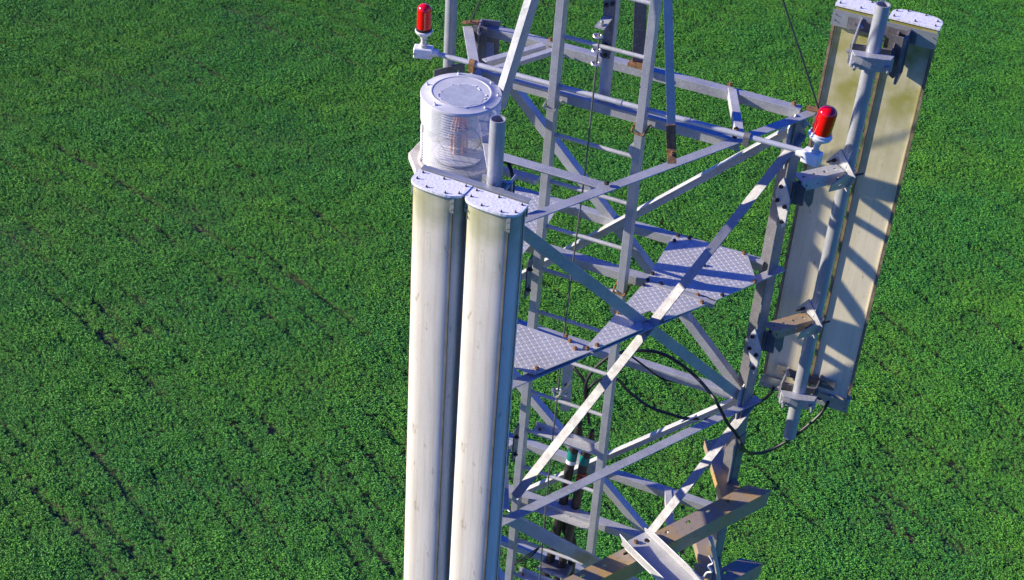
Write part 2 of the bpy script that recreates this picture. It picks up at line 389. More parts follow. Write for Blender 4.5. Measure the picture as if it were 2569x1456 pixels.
# ------------------------------------------------------------------ pyramid braces up to the spire, spire pole
APX = V((-.01, -.42, 2.05))
def apexbrace(M0, off): d = (APX-M0).normalized(); return M0, APX-d*.06
spire = thing('spire', 'three sloping steel braces rising from the top ring to a point above the tower', 'spire', V((0, -.43, 0)))
P, Q = py(1254, 262, -.66), py(1311, 0, -.60)      # left brace, from the hidden near left face
P = V((-.375, -.65, .03)); Q = APX
mb = MB(); mb.angle(*apexbrace(P+V((.0, -.03, 0)), 0), V((-.85, .5, 0)), V((.5, .85, 0)), .042, .042, .006); obj('brace', mb, GALV, spire, bevel=.001)
P = V((.378, -.648, .045))
mb = MB(); mb.flat(*apexbrace(P, 0), V((.93, .366, 0)), -Y, .034, .006); o = obj('brace', mb, GALV, spire)
mb = MB(); mb.angle(*apexbrace(P+V((-.017, .003, 0)), 0), Y, V((1, .3, 0)), .03, .004, .003); obj('brace_edge', mb, GALV, spire)
P = V((-.005, .005, .01))
mb = MB(); mb.flat(*apexbrace(P, 0), V((.93, .366, 0)), -Y, .055, .01); obj('brace', mb, GALV_D, spire, bevel=.001)
mb = MB(); mb.box(P+V((.01, -.02, .012)), X*.09, Y*.05, Z*.016); obj('base_clip', mb, RUST, spire)
mb = MB(); P = V((.378, -.652, .045)); d = (APX-P).normalized()
mb.flat(P+d*.115-Y*.004, P+d*.012-Y*.004, V((.93, .366, 0)), -Y, .038, .006); q = P+d*.012-Y*.004
mb.flat(q, q+V((.022, -.042, -.040)), V((.93, .366, 0)), V((0, .4, 1)), .036, .006)
clip = obj('base_clip', mb, RUST, spire); mb = MB(); mb.bolt(q+V((.012, -.022, -.012)), Z, .010, .010); sub('bolt', mb, RUST, clip)
mb = MB(); mb.cyl(APX-Z*.06, APX+Z*.05, .05, 20); obj('apex_collar', mb, GALV, spire, smooth=True)

pole = thing('spire_pole', 'vertical grey pole standing on the inner beam, with a dark angle bracket at its left', 'pole', V((-.035, -.335, 0)))
PB = V((-.035, -.335, 0))
mb = MB(); mb.pipe(PB+Z*.0, PB+Z*3.2, .026, .022); obj('tube', mb, PIPE, pole, smooth=True)
mb = MB(); mb.plate(PB+V((-.075, -.031, 0)), V((1, 0, 0)), Z, [(0.0, .50), (.06, .50), (.06, 1.6), (0, 1.6)], t=.006); obj('angle_bracket', mb, GALV_D, pole)
e1 = V((.93, .2, 0))
def z2p(a, b_, y): return py(1450.2+.2491*a, .2491*b_, y)
def yplate(pts, y, **k):
    P_ = [z2p(a, b_, y) for a, b_ in pts]; m = MB(); m.plate(V((0, y, 0)), X, Z, [(p.x, p.z) for p in P_], up=-Y, **k); return m
b1 = obj('bracket_plate', yplate([(262, -60), (248, 165), (352, 178), (262, 292), (214, 560), (240, 586), (312, 597), (334, 500), (385, -60)], -.372, t=.008), GALV_D, pole)
for a, b_ in ((285, 50), (350, 40), (280, 450), (275, 555)): mb = MB(); mb.bolt(z2p(a, b_, -.373), -Y, .010, .008); sub('bolt', mb, DARKB, b1)
q1, q2 = z2p(248, 168, -.374), z2p(352, 178, -.374); q3 = z2p(262, 292, -.455); q4 = z2p(168, 262, -.455)
mb = MB(); mb.add([q1, q2, q3, q4, q1-Z*.007, q2-Z*.007, q3-Z*.007, q4-Z*.007], [(0, 1, 2, 3), (4, 7, 6, 5), (0, 4, 5, 1), (1, 5, 6, 2), (2, 6, 7, 3), (3, 7, 4, 0)]); b2 = obj('shelf_plate', mb, GALV, pole)
mb = MB(); mb.bolt((q1+q2)*.12+(q3+q4)*.38, Z, .010, .016); sub('bolt', mb, ZINC, b2)

# ------------------------------------------------------------------ ladder
yl = -.44
lad = thing('ladder', 'steel ladder with round rungs standing upright inside the tower', 'ladder', V((0, yl, ZL[4])))
sl0, sl1 = py(1421, -60, yl), py(1280, 1470, yl)
sr0, sr1 = py(1659, -60, yl), py(1476, 1470, yl)
for a_, b_ in ((sl0, sl1), (sr0, sr1)):
    mb = MB(); mb.angle(a_+X*.0, b_, -X, Y, .034, .055, .005); obj('stile', mb, GALV, lad, bevel=.001)
    mb = MB(); mb.tube([a_, b_], .004, 4, 1)
rungpx = [((1411, 93), (1632, 147)), ((1404, 219), (1617, 273)), ((1389, 339), (1600, 394.6)), ((1376, 453), (1585, 515)), ((1364, 566.6), (1570, 625)),
          ((1356.5, 675), (1556, 736)), ((1344, 779.4), (1540, 843)), ((1334, 877), (1524, 942)), ((1328.6, 982), (1516.7, 1044)), ((1315, 1078), (1500, 1140)),
          ((1306, 1171.5), (1491.8, 1231)), ((1300, 1262), (1479, 1327.6)), ((1292.5, 1351), (1470, 1418)), ((1286, 1436), (1462, 1505))]
rz = []
for (a_, b_) in rungpx: rz.append((py(*a_, yl+.045).z + py(*b_, yl+.045).z)/2)
rz = [rz[0]+.245] + rz
dx0 = lambda z: (sl0.x + (sl1.x-sl0.x)*(z-sl0.z)/(sl1.z-sl0.z)); dx1 = lambda z: (sr0.x + (sr1.x-sr0.x)*(z-sr0.z)/(sr1.z-sr0.z))
for z in rz:
    mb = MB(); mb.cyl(V((dx0(z)-.006, yl+.045, z)), V((dx1(z)-.004, yl+.045, z)), .0095, 12); obj('rung', mb, GALV_W, lad, smooth=True)
for z, x in ((-.045, dx0(-.045)), (-.045, dx1(-.045)), (ZL[1]-.06, dx1(-.86))):       # wire ties round the stiles
    mb = MB(); c = V((x-.017, yl, z)); mb.tube([c+V((-.03, .08, .02)), c+V((-.028, -.006, .008)), c+V((-.02, -.012, 0)), c+V((.018, -.012, -.004)), c+V((.026, -.004, -.002)), c+V((.026, .08, .01))], .0045, 6, 3)
    obj('wire_tie', mb, ZINC if x < 0 else RUST, lad, smooth=True)
for z in (-.30, -1.15, -2.0, -2.85):      # small lugs on the right stile
    x = dx1(z)-.034; mb = MB(); mb.plate(V((x, yl+.004, z+.17)), X, Z, [(0, .03), (-.022, .0), (-.018, -.03), (0, -.05)], t=.005); obj('lug', mb, GALV_W, lad)

# ------------------------------------------------------------------ checker plate floor at the second ring
ZP = ZL[1]+.014
def floor_poly(pix): return [hz(u, v, ZP) for u, v in pix]
def inside(p, poly):
    r = False; n = len(poly)
    for i in range(n):
        a, c = poly[i], poly[(i+1) % n]
        if (a.y > p.y) != (c.y > p.y) and p.x < (c.x-a.x)*(p.y-a.y)/(c.y-a.y)+a.x: r = not r
    return r
def edge_d(p, poly):
    d = 9
    for i in range(len(poly)):
        a, c = poly[i], poly[(i+1) % len(poly)]; e = V((c.x-a.x, c.y-a.y)); q = V((p.x-a.x, p.y-a.y)); t = max(0, min(1, q.dot(e)/e.length_squared)); d = min(d, (q-e*t).length)
    return d
def floor_plate(poly, label, bolts, cat='floor plate'):
    c = V((0, 0, 0))
    for p in poly: c += p
    c /= len(poly); th = thing('floor_plate', label, cat, V((c.x, c.y, ZP)), 'checker plates of the tower floor')
    mb = MB(); mb.plate(V((0, 0, ZP)), X, Y, [(p.x, p.y) for p in poly], t=.005, up=Z); pl_ = obj('sheet', mb, PLATE, th)
    mb = MB(); s_ = .0172; i0 = int(-1/s_); 
    for i in range(-90, 90):
        for j in range(-130, 60):
            p = V((i*s_ + (j % 2)*0, j*s_, 0)); ang = 45 if (i+j) % 2 == 0 else -45
            if inside(p, poly) and edge_d(p, poly) > .011:
                a = R(ang+14); u = V((math.cos(a), math.sin(a), 0)); w_ = V((-u.y, u.x, 0)); b_ = V((p.x, p.y, ZP-.0002))
                l_, h_ = .0092, .0017
                vs = [b_-u*l_, b_+w_*h_, b_+u*l_, b_-w_*h_, b_-u*l_*.7+Z*.0008, b_+w_*h_*.6+Z*.0011, b_+u*l_*.7+Z*.0008, b_-w_*h_*.6+Z*.0011]
                mb.add(vs, [(0, 1, 5, 4), (1, 2, 6, 5), (2, 3, 7, 6), (3, 0, 4, 7), (4, 5, 6, 7)])
    sub('tread_pattern', mb, PTREAD, pl_)
    for u, v, m in bolts:
        mb = MB(); mb.bolt(hz(u, v, ZP), Z, .010, .008); obj('bolt', mb, m, th)
floor_plate(floor_poly([(1689, 591), (1728, 599), (1874, 635), (1899, 708), (1799, 752.5), (1774, 744.5), (1623, 701)]),
            'checker plate reaching the right leg, with broad blue shadow bands across it',
            [(1701, 593, DARKB), (1729, 599, DARKB), (1692, 606, DARKB), (1866, 637, RUST), (1893, 708, RUST), (1812, 742, DARKB), (1637, 688, DARKB), (1766, 667, DARKB)])
floor_plate(floor_poly([(1622, 704), (1632, 706.5), (1772, 747), (1790, 756.5), (1667, 803), (1632, 779), (1606, 789), (1613, 825), (1482, 882), (1469, 872)]),
            'checker plate in the middle with a triangular notch behind the crossing braces', 
            [(1625, 704, DARKB), (1614, 716, DARKB), (1658, 714, DARKB), (1751, 742, RUST), (1761, 760, RUST), (1551, 786, RUST), (1473, 875, RUST), (1498, 867, RUST)])
P4 = floor_poly([(1302, 813), (1464, 868), (1458, 879), (1484, 881.5), (1341, 939)])
P4[-1] = hz(1341, 939, ZP); x0 = V((-.02, -1.2, ZP))
P4 = P4[:5] + [hz(1294, 924, ZP), x0, V((-.14, -1.0, ZP))]
floor_plate(P4, 'checker plate at the left, running in behind the cream front panels', [(1430, 857, RUST), (1443, 876, RUST), (1347, 926, RUST), (1420, 845, RUST)])
P5 = [hz(1399, 521, ZP), hz(1374, 563, ZP), V((-.30, -.70, ZP)), V((-.42, -.56, ZP)), V((-.66, -.05, ZP)), V((-.45, -.005, ZP)), V((-.22, -.01, ZP))]
floor_plate(P5, 'checker plate at the far left corner, partly behind the left ladder stile', [(1392, 520, DARKB)])
mb = MB(); mb.angle(hz(1633, 703, ZP+.004), hz(1797, 757, ZP+.004), V((0, -1, 0)), -Z, .022, .03, .004)
single('floor_joint_strip', mb, GALV, 'thin angle strip closing the joint between two checker plates', 'strip')
# ------------------------------------------------------------------ panel antennas
def dshape(w, d, n=8):
    """flat back (y=0) from x=0..w, rounded front toward -y"""
    # half oval: short straight sides, small corners, broad bulging front
    pts = [(0, 0), (0, -d*.34)]
    for k in range(1, 4*n):
        a = math.pi*k/(4*n); c, q = math.cos(a), math.sin(a)
        pts.append((w/2 - w/2*math.copysign(abs(c)**.72, c), -d*.34 - d*.66*q**.62))
    pts += [(w, -d*.34), (w, 0)]; return pts
def antenna(o, ex, ey, w, d, ztop, zbot, label, front):
    """o = left end of the flat back, ex along the back, ey pointing out of the flat back"""
    cz = V((o.x, o.y, 0)) + ex*(w/2) - ey*(d/2)
    th = thing('panel_antenna', label, 'antenna', cz+Z*zbot, 'pairs of cream panel antennas')
    sh = dshape(w, d)
    base = V((o.x, o.y, 0))
    mb = MB(); mb.sweep(base+Z*(ztop-.006), base+Z*zbot, [(a+.004 if a < w/2 else a-.004, b_+(.004 if b_ < -.02 else 0)) for a, b_ in sh], ex, ey)
    obj('radome', mb, RADOME if front else RADOME_B, th, smooth=True)
    def cap(z0, z1, grow):
        m = MB(); m.sweep(base+Z*z0, base+Z*z1, [(w/2+(a-w/2)*grow, b_*grow+(.004 if b_ == 0 else 0)) for a, b_ in sh], ex, ey); return m
    cp = obj('end_cap', cap(ztop-.010, ztop, 1.03), CAPM, th, bevel=.002)
    mb = MB(); mb.sweep(base+Z*(ztop-.016), base+Z*(ztop-.0102), [(w/2+(a-w/2)*1.015, b_*1.015) for a, b_ in sh], ex, ey); sub('cap_rim', mb, RAIL, cp)
    for a, b_ in ((.02, -.012), (.02, -d*.62), (w*.36, -d*.97), (w*.72, -d*.97), (w*.93, -d*.72), (w*.93, -.012), (w*.5, -.010)):
        mb = MB(); q = base+ex*a+ey*(b_*.93)+Z*ztop; mb.bolt(q, Z, .0045, .003); sub('screw', mb, DARKB, cp)
    obj('bottom_cap', cap(zbot-.004, zbot+.02, 1.02), RAIL, th)
    return th, base
# near pair (left of the picture); backs face the tower
FY = -1.505; FT = .22
cr = V((1, -.035, 0)).normalized(); bk = V((.035, 1, 0)).normalized()
FL = -2.45
for k, (x0, w_, lab) in enumerate(((-.327, .212, 'cream panel antenna at the far left of the front pair, its top stained green'),
                                   (-.106, .218, 'cream panel antenna of the front pair nearest the tower, in front of the grey mast'))):
    zt = FT - .003*k; th, base = antenna(V((x0, FY-.035*(x0+.327), 0)), cr, bk, w_, .098, zt, FL, lab, True)
    # groove and fixing strip down each side of the radome
    for fx, nx in ((w_-.030, .45), (.0035, -.9)):
        q = base + cr*fx - bk*(.0875 if fx > .1 else .052)
        mb = MB(); mb.box(q+Z*((zt+FL)/2-.03), cr*(.0055 if fx > .1 else .003), bk*.006, Z*(zt-FL-.10)); obj('seam_strip', mb, SEAM if fx > .1 else RIM, th)
        mb = MB(); mb.plate(q+Z*(zt-.075)-bk*.004, cr, Z, [(-.008, 0), (.008, 0), (.008, .062), (-.008, .062)], circ(0, .02, .003, 6) and (), t=.003); cl = obj('clip', mb, RAIL, th)
        for dz in (.018, .045): mb = MB(); mb.bolt(q+Z*(zt-.075+dz)-bk*.007, -bk, .0045, .004); sub('screw', mb, ZINC, cl)
    mb = MB(); mb.box(base+cr*(w_+.0015)-bk*.028+Z*((zt+FL)/2), cr*.003, bk*.005, Z*(zt-FL-.03)); obj('side_seam', mb, RIM, th)
# far pair (right of the picture); flat backs toward the camera
xr = V((-1, 0, 0)); byk = V((0, -1, 0)); RY = .375; RT = .335; RB = -1.80
for k, (x1, w_, lab) in enumerate(((.945, .212, 'cream panel antenna seen from behind, the left one of the right hand pair'),
                                   (1.182, .214, 'cream panel antenna seen from behind at the far right, crossed by large shadows'))):
    th, base = antenna(V((x1, RY, 0)), xr, byk, w_, .098, RT, RB, lab, False)
    for fx in (.006, w_-.006):
        mb = MB(); mb.box(base+xr*fx+byk*.004+Z*((RT+RB)/2), X*.012, Y*.010, Z*(RT-RB-.12)); obj('rim', mb, RIM, th)
        g = fx+.011 if fx < .1 else fx-.011
        mb = MB(); mb.box(base+xr*g+byk*.003+Z*((RT+RB)/2), X*.005, Y*.007, Z*(RT-RB-.12)); obj('inner_rim', mb, RADOME_B, th)
    # top and bottom rails
    for zz, hh, nm in ((RT-.055, .075, 'top_rail'), (RB+.02, .07, 'bottom_rail')):
        mb = MB(); o_ = base+byk*.018+Z*zz
        mb.plate(o_, X*-1, Z, [(-.004, -hh/2), (w_+.004, -hh/2), (w_+.004, hh/2), (-.004, hh/2)], [slot(.06 if k == 0 else w_-.06, 0, .012, .03)], t=.004)
        mb.plate(o_-Z*(hh/2), X*-1, Y, [(-.004, 0), (w_+.004, 0), (w_+.004, .018), (-.004, .018)], t=.003)
        rl = obj(nm, mb, RAIL, th)
        for ex_ in (.012, w_-.012):
            for dz in (-.012, .015): mb = MB(); mb.bolt(o_+xr*ex_+Z*dz, -Y, .0045, .004); sub('bolt', mb, ZINC, rl)

# ------------------------------------------------------------------ mast pipes
MBX = V((.951, .226, 0)); MCX = V((-.057, -1.436, 0)); MAX_ = V((-.972, .125, 0))
mp = thing('mast_pipe', 'open topped vertical grey pipe carrying the right hand pair of panels', 'pipe', MBX+Z*-1.97, 'mast pipes at the tower corners')
mb = MB(); mb.pipe(MBX+Z*.455, MBX+Z*-1.97, .0312, .0262, 36); obj('tube', mb, PIPE, mp, smooth=True)
mp = thing('mast_pipe', 'open topped grey pipe standing behind the front panels and before the beacon', 'pipe', MCX+Z*-2.4, 'mast pipes at the tower corners')
mb = MB(); mb.pipe(MCX+Z*.482, MCX+Z*-2.4, .0290, .0245, 36); obj('tube', mb, PIPE, mp, smooth=True)
mp = thing('mast_pipe', 'pale vertical pipe behind the beacon, leaving the top of the picture', 'pipe', MAX_+Z*-1.6, 'mast pipes at the tower corners')
mb = MB(); mb.pipe(MAX_+Z*1.3, MAX_+Z*-1.6, .0285, .024, 36); obj('tube', mb, PIPE, mp, smooth=True)

for zz, lab in ((FT-.035, 'upper'), (-1.05, 'middle'), (FL+.1, 'lower')):
    th = thing('panel_rail', lab + ' grey rail joining the backs of the two front panels to their mast', 'rail', V((-.11, -1.49, zz)), 'rails behind the front panels')
    o_ = V((-.328, -1.4875, zz)); mb = MB()
    mb.plate(o_, cr, Z, [(0, -.03), (.438, -.03), (.438, .034), (0, .034)], [slot(.06, 0, .008, .02), slot(.38, 0, .008, .02)], t=.005, up=bk)
    mb.plate(o_+Z*.036+bk*.0, cr, bk, [(0, 0), (.438, 0), (.438, .022), (0, .022)], t=.004, up=Z); obj('rail', mb, RAIL, th)
    mb = MB(); mb.box(MCX+V((0, -.032, zz)), X*.10, Y*.022, Z*.05); sdl = obj('saddle', mb, GALV, th)
    for s_ in (-.042, .042):
        mb = MB(); mb.cyl(MCX+V((s_, -.045, zz)), MCX+V((s_+.012, .075, zz+.03)), .0055, 8); sub('stud', mb, ZINC, sdl)
    mb = MB(); mb.box(MCX+V((0, .031, zz)), X*.12, Y*.014, Z*.045); obj('rear_saddle', mb, GALV, th)
# ------------------------------------------------------------------ standoff brackets from leg to mast
def holes_row(x0, x1, y, n, r=.006): return [circ(x0+(x1-x0)*k/(n-1), y, r, 8) for k in range(n)]
def bracket(leg, mast, z, label, mm=TAN):
    out = (leg-CEN); out.z = 0; out.normalize(); lp = leg+out*.03
    mpt = V((mast.x, mast.y, 0)); d = (mpt-lp); Ld = d.length; d.normalize()
    sd = V((-d.y, d.x, 0))
    if sd.y > 0: sd = -sd                       # side turned to the camera
    th = thing('standoff_bracket', label, 'bracket', lp+Z*z, 'standoff brackets between legs and masts')
    # arm: angle with perforated top and camera side
    a0, a1 = .0, Ld-.045
    o_ = lp + sd*.035 + Z*(z+.02)
    arm = MB(); arm.plate(o_, d, -sd, [(a0, 0), (a1, 0), (a1, .068), (a0, .068)], holes_row(.03, a1-.03, .03, 4, .009), t=.005, up=Z)
    arm.plate(o_+sd*.0015+Z*.001, d, -Z, [(a0, 0), (a1, 0), (a1, .055), (a0, .055)], holes_row(.03, a1-.03, .028, 4, .006), t=.005, up=sd); obj('arm', arm, mm, th)
    # V plates gripping the mast
    v1 = MB(); q = mpt - d*.036 + Z*(z+.01)
    tilt = (sd*.9 - Z*.35).normalized(); perp = (Z*.9 + sd*.35).normalized()
    v1.plate(q, tilt, perp, [(-.09, -.055), (.09, -.055), (.09, .05), (-.06, .068)], [circ(-.045, 0, .006, 8), circ(.045, 0, .006, 8), slot(0, .0, .006, .012)], t=.005)
    vp = obj('clamp_plate', v1, GALV, th)
    v2 = MB(); v2.plate(q + tilt*.075 - d*.09 - perp*.045, d, perp, [(0, 0), (.10, 0), (.10, .075), (.05, .11), (-.01, .06)], [circ(.045, .035, .010, 8), circ(.07, .02, .005, 6)], t=.005); obj('clamp_wing', v2, GALV, th)
    v3 = MB(); v3.plate(q - d*.004 + perp*.03 - tilt*.03, tilt, (perp+d*.25).normalized(), [(-.025, 0), (.05, 0), (-.015, .16)], [circ(.0, .03, .005, 6)], t=.004); obj('clamp_fin', v3, GALV, th)
    for s_ in (-.05, .05):
        mb = MB(); mb.cyl(q+tilt*s_-d*.05, q+tilt*s_+d*.09, .005, 8); mb.bolt(q+tilt*s_-d*.006, -d, .010, .010); sub('stud', mb, DARKB, vp)
    mb = MB(); c = mpt + Z*(z-.005); mb.tube([c+sd*.035-d*.03, c+sd*.034+d*.01, c+sd*.02+d*.034, c-sd*.0+d*.036, c-sd*.02+d*.034, c-sd*.034+d*.01, c-sd*.035-d*.03], .005, 8, 4); obj('u_bolt', mb, ZINC, th, smooth=True)
    # diamond clamp plate on the inner side of the leg and the dark channel behind it
    f = MB(); e1 = (cBC if leg is not A3 else -cCA); q = leg + N_BC*.045 + cBC*.075 + Z*(z-.055) if leg is B3 else leg - out*.05 + Z*(z-.05)
    u1 = V((-.89, .45, 0)) if leg is B3 else V((-.3, -.95, 0))
    if leg is B3: q = V((.752, -.088, z-.06))
    f.plate(q, u1, Z, [(-.035, .03), (-.035, -.10), (-.02, -.125), (.03, -.03), (.05, .03), (.035, .09), (.02, .12)], t=.006, up=V((.3, -.95, 0))); fp = obj('leg_plate', f, GALV_W, th)
    for a_, b_ in ((.022, .075), (.028, .0), (-.018, -.01), (-.015, -.09)): mb = MB(); mb.bolt(q+u1*a_+Z*b_, V((-.45, -.89, 0)), .010, .010); sub('bolt', mb, DARKB, fp)
    ch = MB(); q2 = leg + N_BC*.02 + out*.02 + Z*(z-.02) if leg is B3 else leg + out*.02 + Z*(z-.02)
    ch.plate(q2, d, -Z, [(-.02, -.03), (.05, -.03), (.10, .0), (.105, .11), (.09, .13), (.06, .085), (-.02, .085)], t=.007, up=sd)
    ch.plate(q2, (d*.3+sd).normalized(), -Z, [(0, -.03), (.05, -.02), (.05, .07), (0, .085)], t=.007); obj('leg_channel', ch, GALV_D, th)
    return th
bracket(B3, MBX, -.36, 'upper standoff bracket holding the right hand mast, below the red lamp', GALV_W)
bracket(B3, MBX, -1.20, 'lower standoff bracket holding the right hand mast, with an orange tinted perforated arm', TAN)
# corner C: short dark clamp blocks just behind the panels
for z, lab in ((-.30, 'upper dark clamp block on the front leg behind the panels'), (-1.18, 'lower dark clamp block on the front leg behind the panels')):
    th = thing('clamp_block', lab, 'clamp', C3+Z*z, 'clamp blocks of the front mast')
    mb = MB(); mb.box(V((-.02, -1.352, z)), X*.09, Y*.115, Z*.14); obj('block', mb, GALV_D, th, bevel=.004)
    mb = MB(); mb.plate(V((.045, -1.29, z-.09)), Y, Z, [(0, 0), (.05, .0), (.05, .18), (0, .18)], [circ(.025, .045, .006, 8), circ(.025, .135, .006, 8)], t=.006); pl_ = obj('clamp_plate', mb, GALV_D, th)
    for dz in (-.05, .05): mb = MB(); mb.bolt(V((.047, -1.28, z+dz)), X, .009, .009); sub('bolt', mb, DARKB, pl_)
    mb = MB(); c = MCX+Z*z; mb.tube([c+V((.06, .05, 0)), c+V((.0, .034, 0)), c+V((-.034, 0, 0)), c+V((0, -.034, 0)), c+V((.06, -.03, 0))], .005, 8, 4); obj('u_bolt', mb, ZINC, th, smooth=True)
# corner A: flat plate joining leg and rear pipe
th = thing('standoff_bracket', 'dark flat bracket plate with a bolt, between the pale rear pipe and the beacon lid', 'bracket', V((-.86, .05, -.33)), 'standoff brackets between legs and masts')
o_ = hz(1088, 176, -.31); e_ = (hz(1165, 157, -.31)-o_); l_ = e_.length; e_.normalize()
mb = MB(); mb.plate(o_, e_, -Z, [(0, 0), (l_, 0), (l_, .14), (0, .14)], [circ(l_*.80, .035, .006, 8)], t=.006); p_ = obj('plate', mb, GALV_D, th)
mb = MB(); mb.bolt(o_+e_*(l_*.2)-Z*.055, V((.1, -1, 0)), .009, .008); sub('bolt', mb, ZINC, p_)
mb = MB(); c = MAX_-Z*.37; mb.tube([c+V((.05, -.05, 0)), c+V((.036, .0, 0)), c+V((0, .036, 0)), c+V((-.036, 0, 0)), c+V((-.03, -.05, 0))], .005, 8, 4); obj('u_bolt', mb, ZINC, th, smooth=True)

# ------------------------------------------------------------------ tilt clamps joining right hand mast and panels
def tilt_clamp(z, label, full):
    th = thing('tilt_clamp', label, 'clamp', MBX+Z*z, 'tilt clamps on the right hand mast')
    xh = V((.93, .22, 0)).normalized(); yh = V((-xh.y, xh.x, 0))
    fr = MB(); o_ = MBX - yh*.037 + Z*z
    # bent front saddle
    prof = [(-.09, .012), (-.085, 0), (-.04, -.012), (0, -.016), (.04, -.012), (.085, 0), (.09, .012)]
    outer = [(a, -b_) for a, b_ in prof]
    for k in range(6):
        a, c = prof[k], prof[k+1]
        p0, p1 = o_+xh*a[0]+yh*a[1], o_+xh*c[0]+yh*c[1]
        fr.add([p0+Z*.032, p1+Z*.032, p1-Z*.032, p0-Z*.032, p0+Z*.032-yh*.006, p1+Z*.032-yh*.006, p1-Z*.032-yh*.006, p0-Z*.032-yh*.006],
               [(0, 1, 2, 3), (4, 7, 6, 5), (0, 4, 5, 1), (3, 2, 6, 7), (0, 3, 7, 4), (1, 5, 6, 2)])
    fr.plate(o_-yh*.004+Z*.033, xh, -yh, [(-.09, -.02), (.09, -.02), (.075, .026), (0, .034), (-.075, .026)], t=.005)
    sd_ = obj('saddle', fr, GALV, th)
    for s_ in (-.07, .07):
        mb = MB(); mb.cyl(o_+xh*s_-yh*.065-Z*.01, o_+xh*s_+yh*.10-Z*.01, .0065, 10); mb.bolt(o_+xh*s_-yh*.018-Z*.01, -yh, .013, .013); sub('stud', mb, ZINC, sd_)
    rr = MB()
    rr.box(MBX+yh*.045+Z*z, xh*.19, yh*.014, Z*.06); obj('rear_saddle', rr, GALV_D, th)
    for s_ in (-.082, .088):
        a_ = MB(); q = MBX+xh*s_+yh*.05+Z*z
        zt = .08 if full else .03
        a_.plate(q, Y, Z, [(-.035, -.05), (.0, -.06), (.045, .0), (.095, zt-.03), (.095, zt+.03), (.06, zt+.02), (-.02, .04)], [circ(.07, zt, .006, 8)], t=.006); ar = obj('tilt_arm', a_, GALV_D if s_ > 0 else GALV, th)
        mb = MB(); mb.bolt(q+V((.0, .07, zt)), X, .011, .010); mb.bolt(q+V((-.008, .0, -.01)), X if s_ > 0 else -X, .011, .010); sub('bolt', mb, ZINC, ar)
    if full:
        mb = MB(); mb.box(MBX+V((.115, .085, z+.0)), X*.012, Y*.11, Z*.22); obj('side_plate', mb, GALV_D, th)
    if full:
        mb = MB(); mb.plate(MBX+V((.045, .075, z+.09)), X, -Z, [(0, 0), (.085, .0), (.085, .16), (.05, .20), (0, .17)], t=.006, up=-Y); obj('back_plate', mb, GALV_D, th)
    # cross piece between both panels
    mb = MB(); mb.plate(V((.80, RY-.024, z+(.10 if full else .05))), X, -Z, [(0, 0), (.30, 0), (.30, .05), (0, .05)], [slot(.05, .025, .008, .02), slot(.25, .025, .008, .02)], t=.005); obj('cross_bar', mb, GALV_D, th)
tilt_clamp(.20, 'upper tilt clamp near the open pipe top, with two long studs', True)
tilt_clamp(-1.70, 'lower tilt clamp near the bottom rail of the right hand panels', False)

# ------------------------------------------------------------------ beacon
bc = V((-.500, -.775, 0)); zt = .125; zb = -.185
beacon = thing('warning_beacon', 'large round beacon with ribbed clear lens and a grey lid with peeling paint', 'beacon', bc+Z*(zb-.05))
prof = [(.155, zb)]
nr = 24; r0 = .155; H_ = zt-.02-zb
for k in range(nr):
    a = zb + H_*k/nr; mid = .46 < k/nr < .60
    rr = r0 + .006*(k/nr)
    if mid: prof += [(rr, a+.001), (rr, a+H_/nr)]
    else: prof += [(rr, a+.0005), (rr+.0050, a+H_/nr*.35), (rr, a+H_/nr*.9)]
prof += [(.161, zt-.02)]
mb = MB(); mb.lathe(bc, prof, 96); obj('lens', mb, LENS, beacon, smooth=True)
for a in (222, 342, 100):
    u = V((math.cos(R(a)), math.sin(R(a)), 0)); w_ = V((-u.y, u.x, 0))
    mb = MB(); mb.box(bc+u*.1605+Z*((zt-.02+zb)/2), u*.004, w_*.006, Z*(H_-.004)); obj('lens_joint', mb, CREAM, beacon)
mb = MB(); mb.lathe(bc, [(0, zt+.002), (.118, zt+.002), (.120, zt+.004), (.124, zt+.004), (.127, zt+.001), (.165, zt-.004), (.1675, zt-.008), (.1675, zt-.016), (.160, zt-.022), (.155, zt-.022)], 96)
lid = obj('lid', mb, GREYP, beacon, smooth=True)
# patch of bare metal in the lid, irregular outline
random.seed(5); pts = []
for k in range(46):
    a = 2*math.pi*k/46; c = math.cos(a-R(-60))
    r_ = .088 + .018*c + .016*noise.noise(V((math.cos(a)*2.2, math.sin(a)*2.2, 3))) + .006*noise.noise(V((a*7, 1, 0)))
    pts.append((r_*math.cos(a)+.008, r_*math.sin(a)-.012))
mb = MB(); mb.plate(bc+Z*(zt+.0030), X, Y, pts, t=.0015, up=Z); sub('paint_patch', mb, LIDFLAKE, lid)
mb = MB()
for k in range(40):
    if noise.noise(V((k*.7, 2, 0))) > -.05 and not (18 < k < 24):
        a, c = pts[k], pts[(k+1) % 46]; p0, p1 = bc+Z*(zt+.0032)+X*a[0]+Y*a[1], bc+Z*(zt+.0032)+X*c[0]+Y*c[1]
        o2 = (V((a[0], a[1], 0)).normalized())*(.003+.005*random.random())
        mb.add([p0, p1, p1+o2+Z*.002, p0+o2*.6+Z*.002, p0+Z*.001, p1+Z*.001], [(0, 1, 2, 3), (4, 3, 2, 5), (0, 3, 4), (1, 5, 2)])
sub('peeling_edge', mb, WHITE, lid)
for a in (250, 335, 60, 120, 185, 20):
    u = V((math.cos(R(a)), math.sin(R(a)), 0)); mb = MB(); q = bc+u*.150+Z*(zt-.003); mb.bolt(q, Z, .006, .006); mb.cyl(q, q+Z*.012, .0028, 8); sub('stud', mb, WHITE, lid)
mb = MB(); mb.lathe(bc, [(.10, zb), (.158, zb), (.168, zb-.004), (.170, zb-.016), (.165, zb-.030), (.150, zb-.038), (.150, zb-.060), (.10, zb-.060)], 64); bs = obj('base_ring', mb, CREAM, beacon, smooth=True)
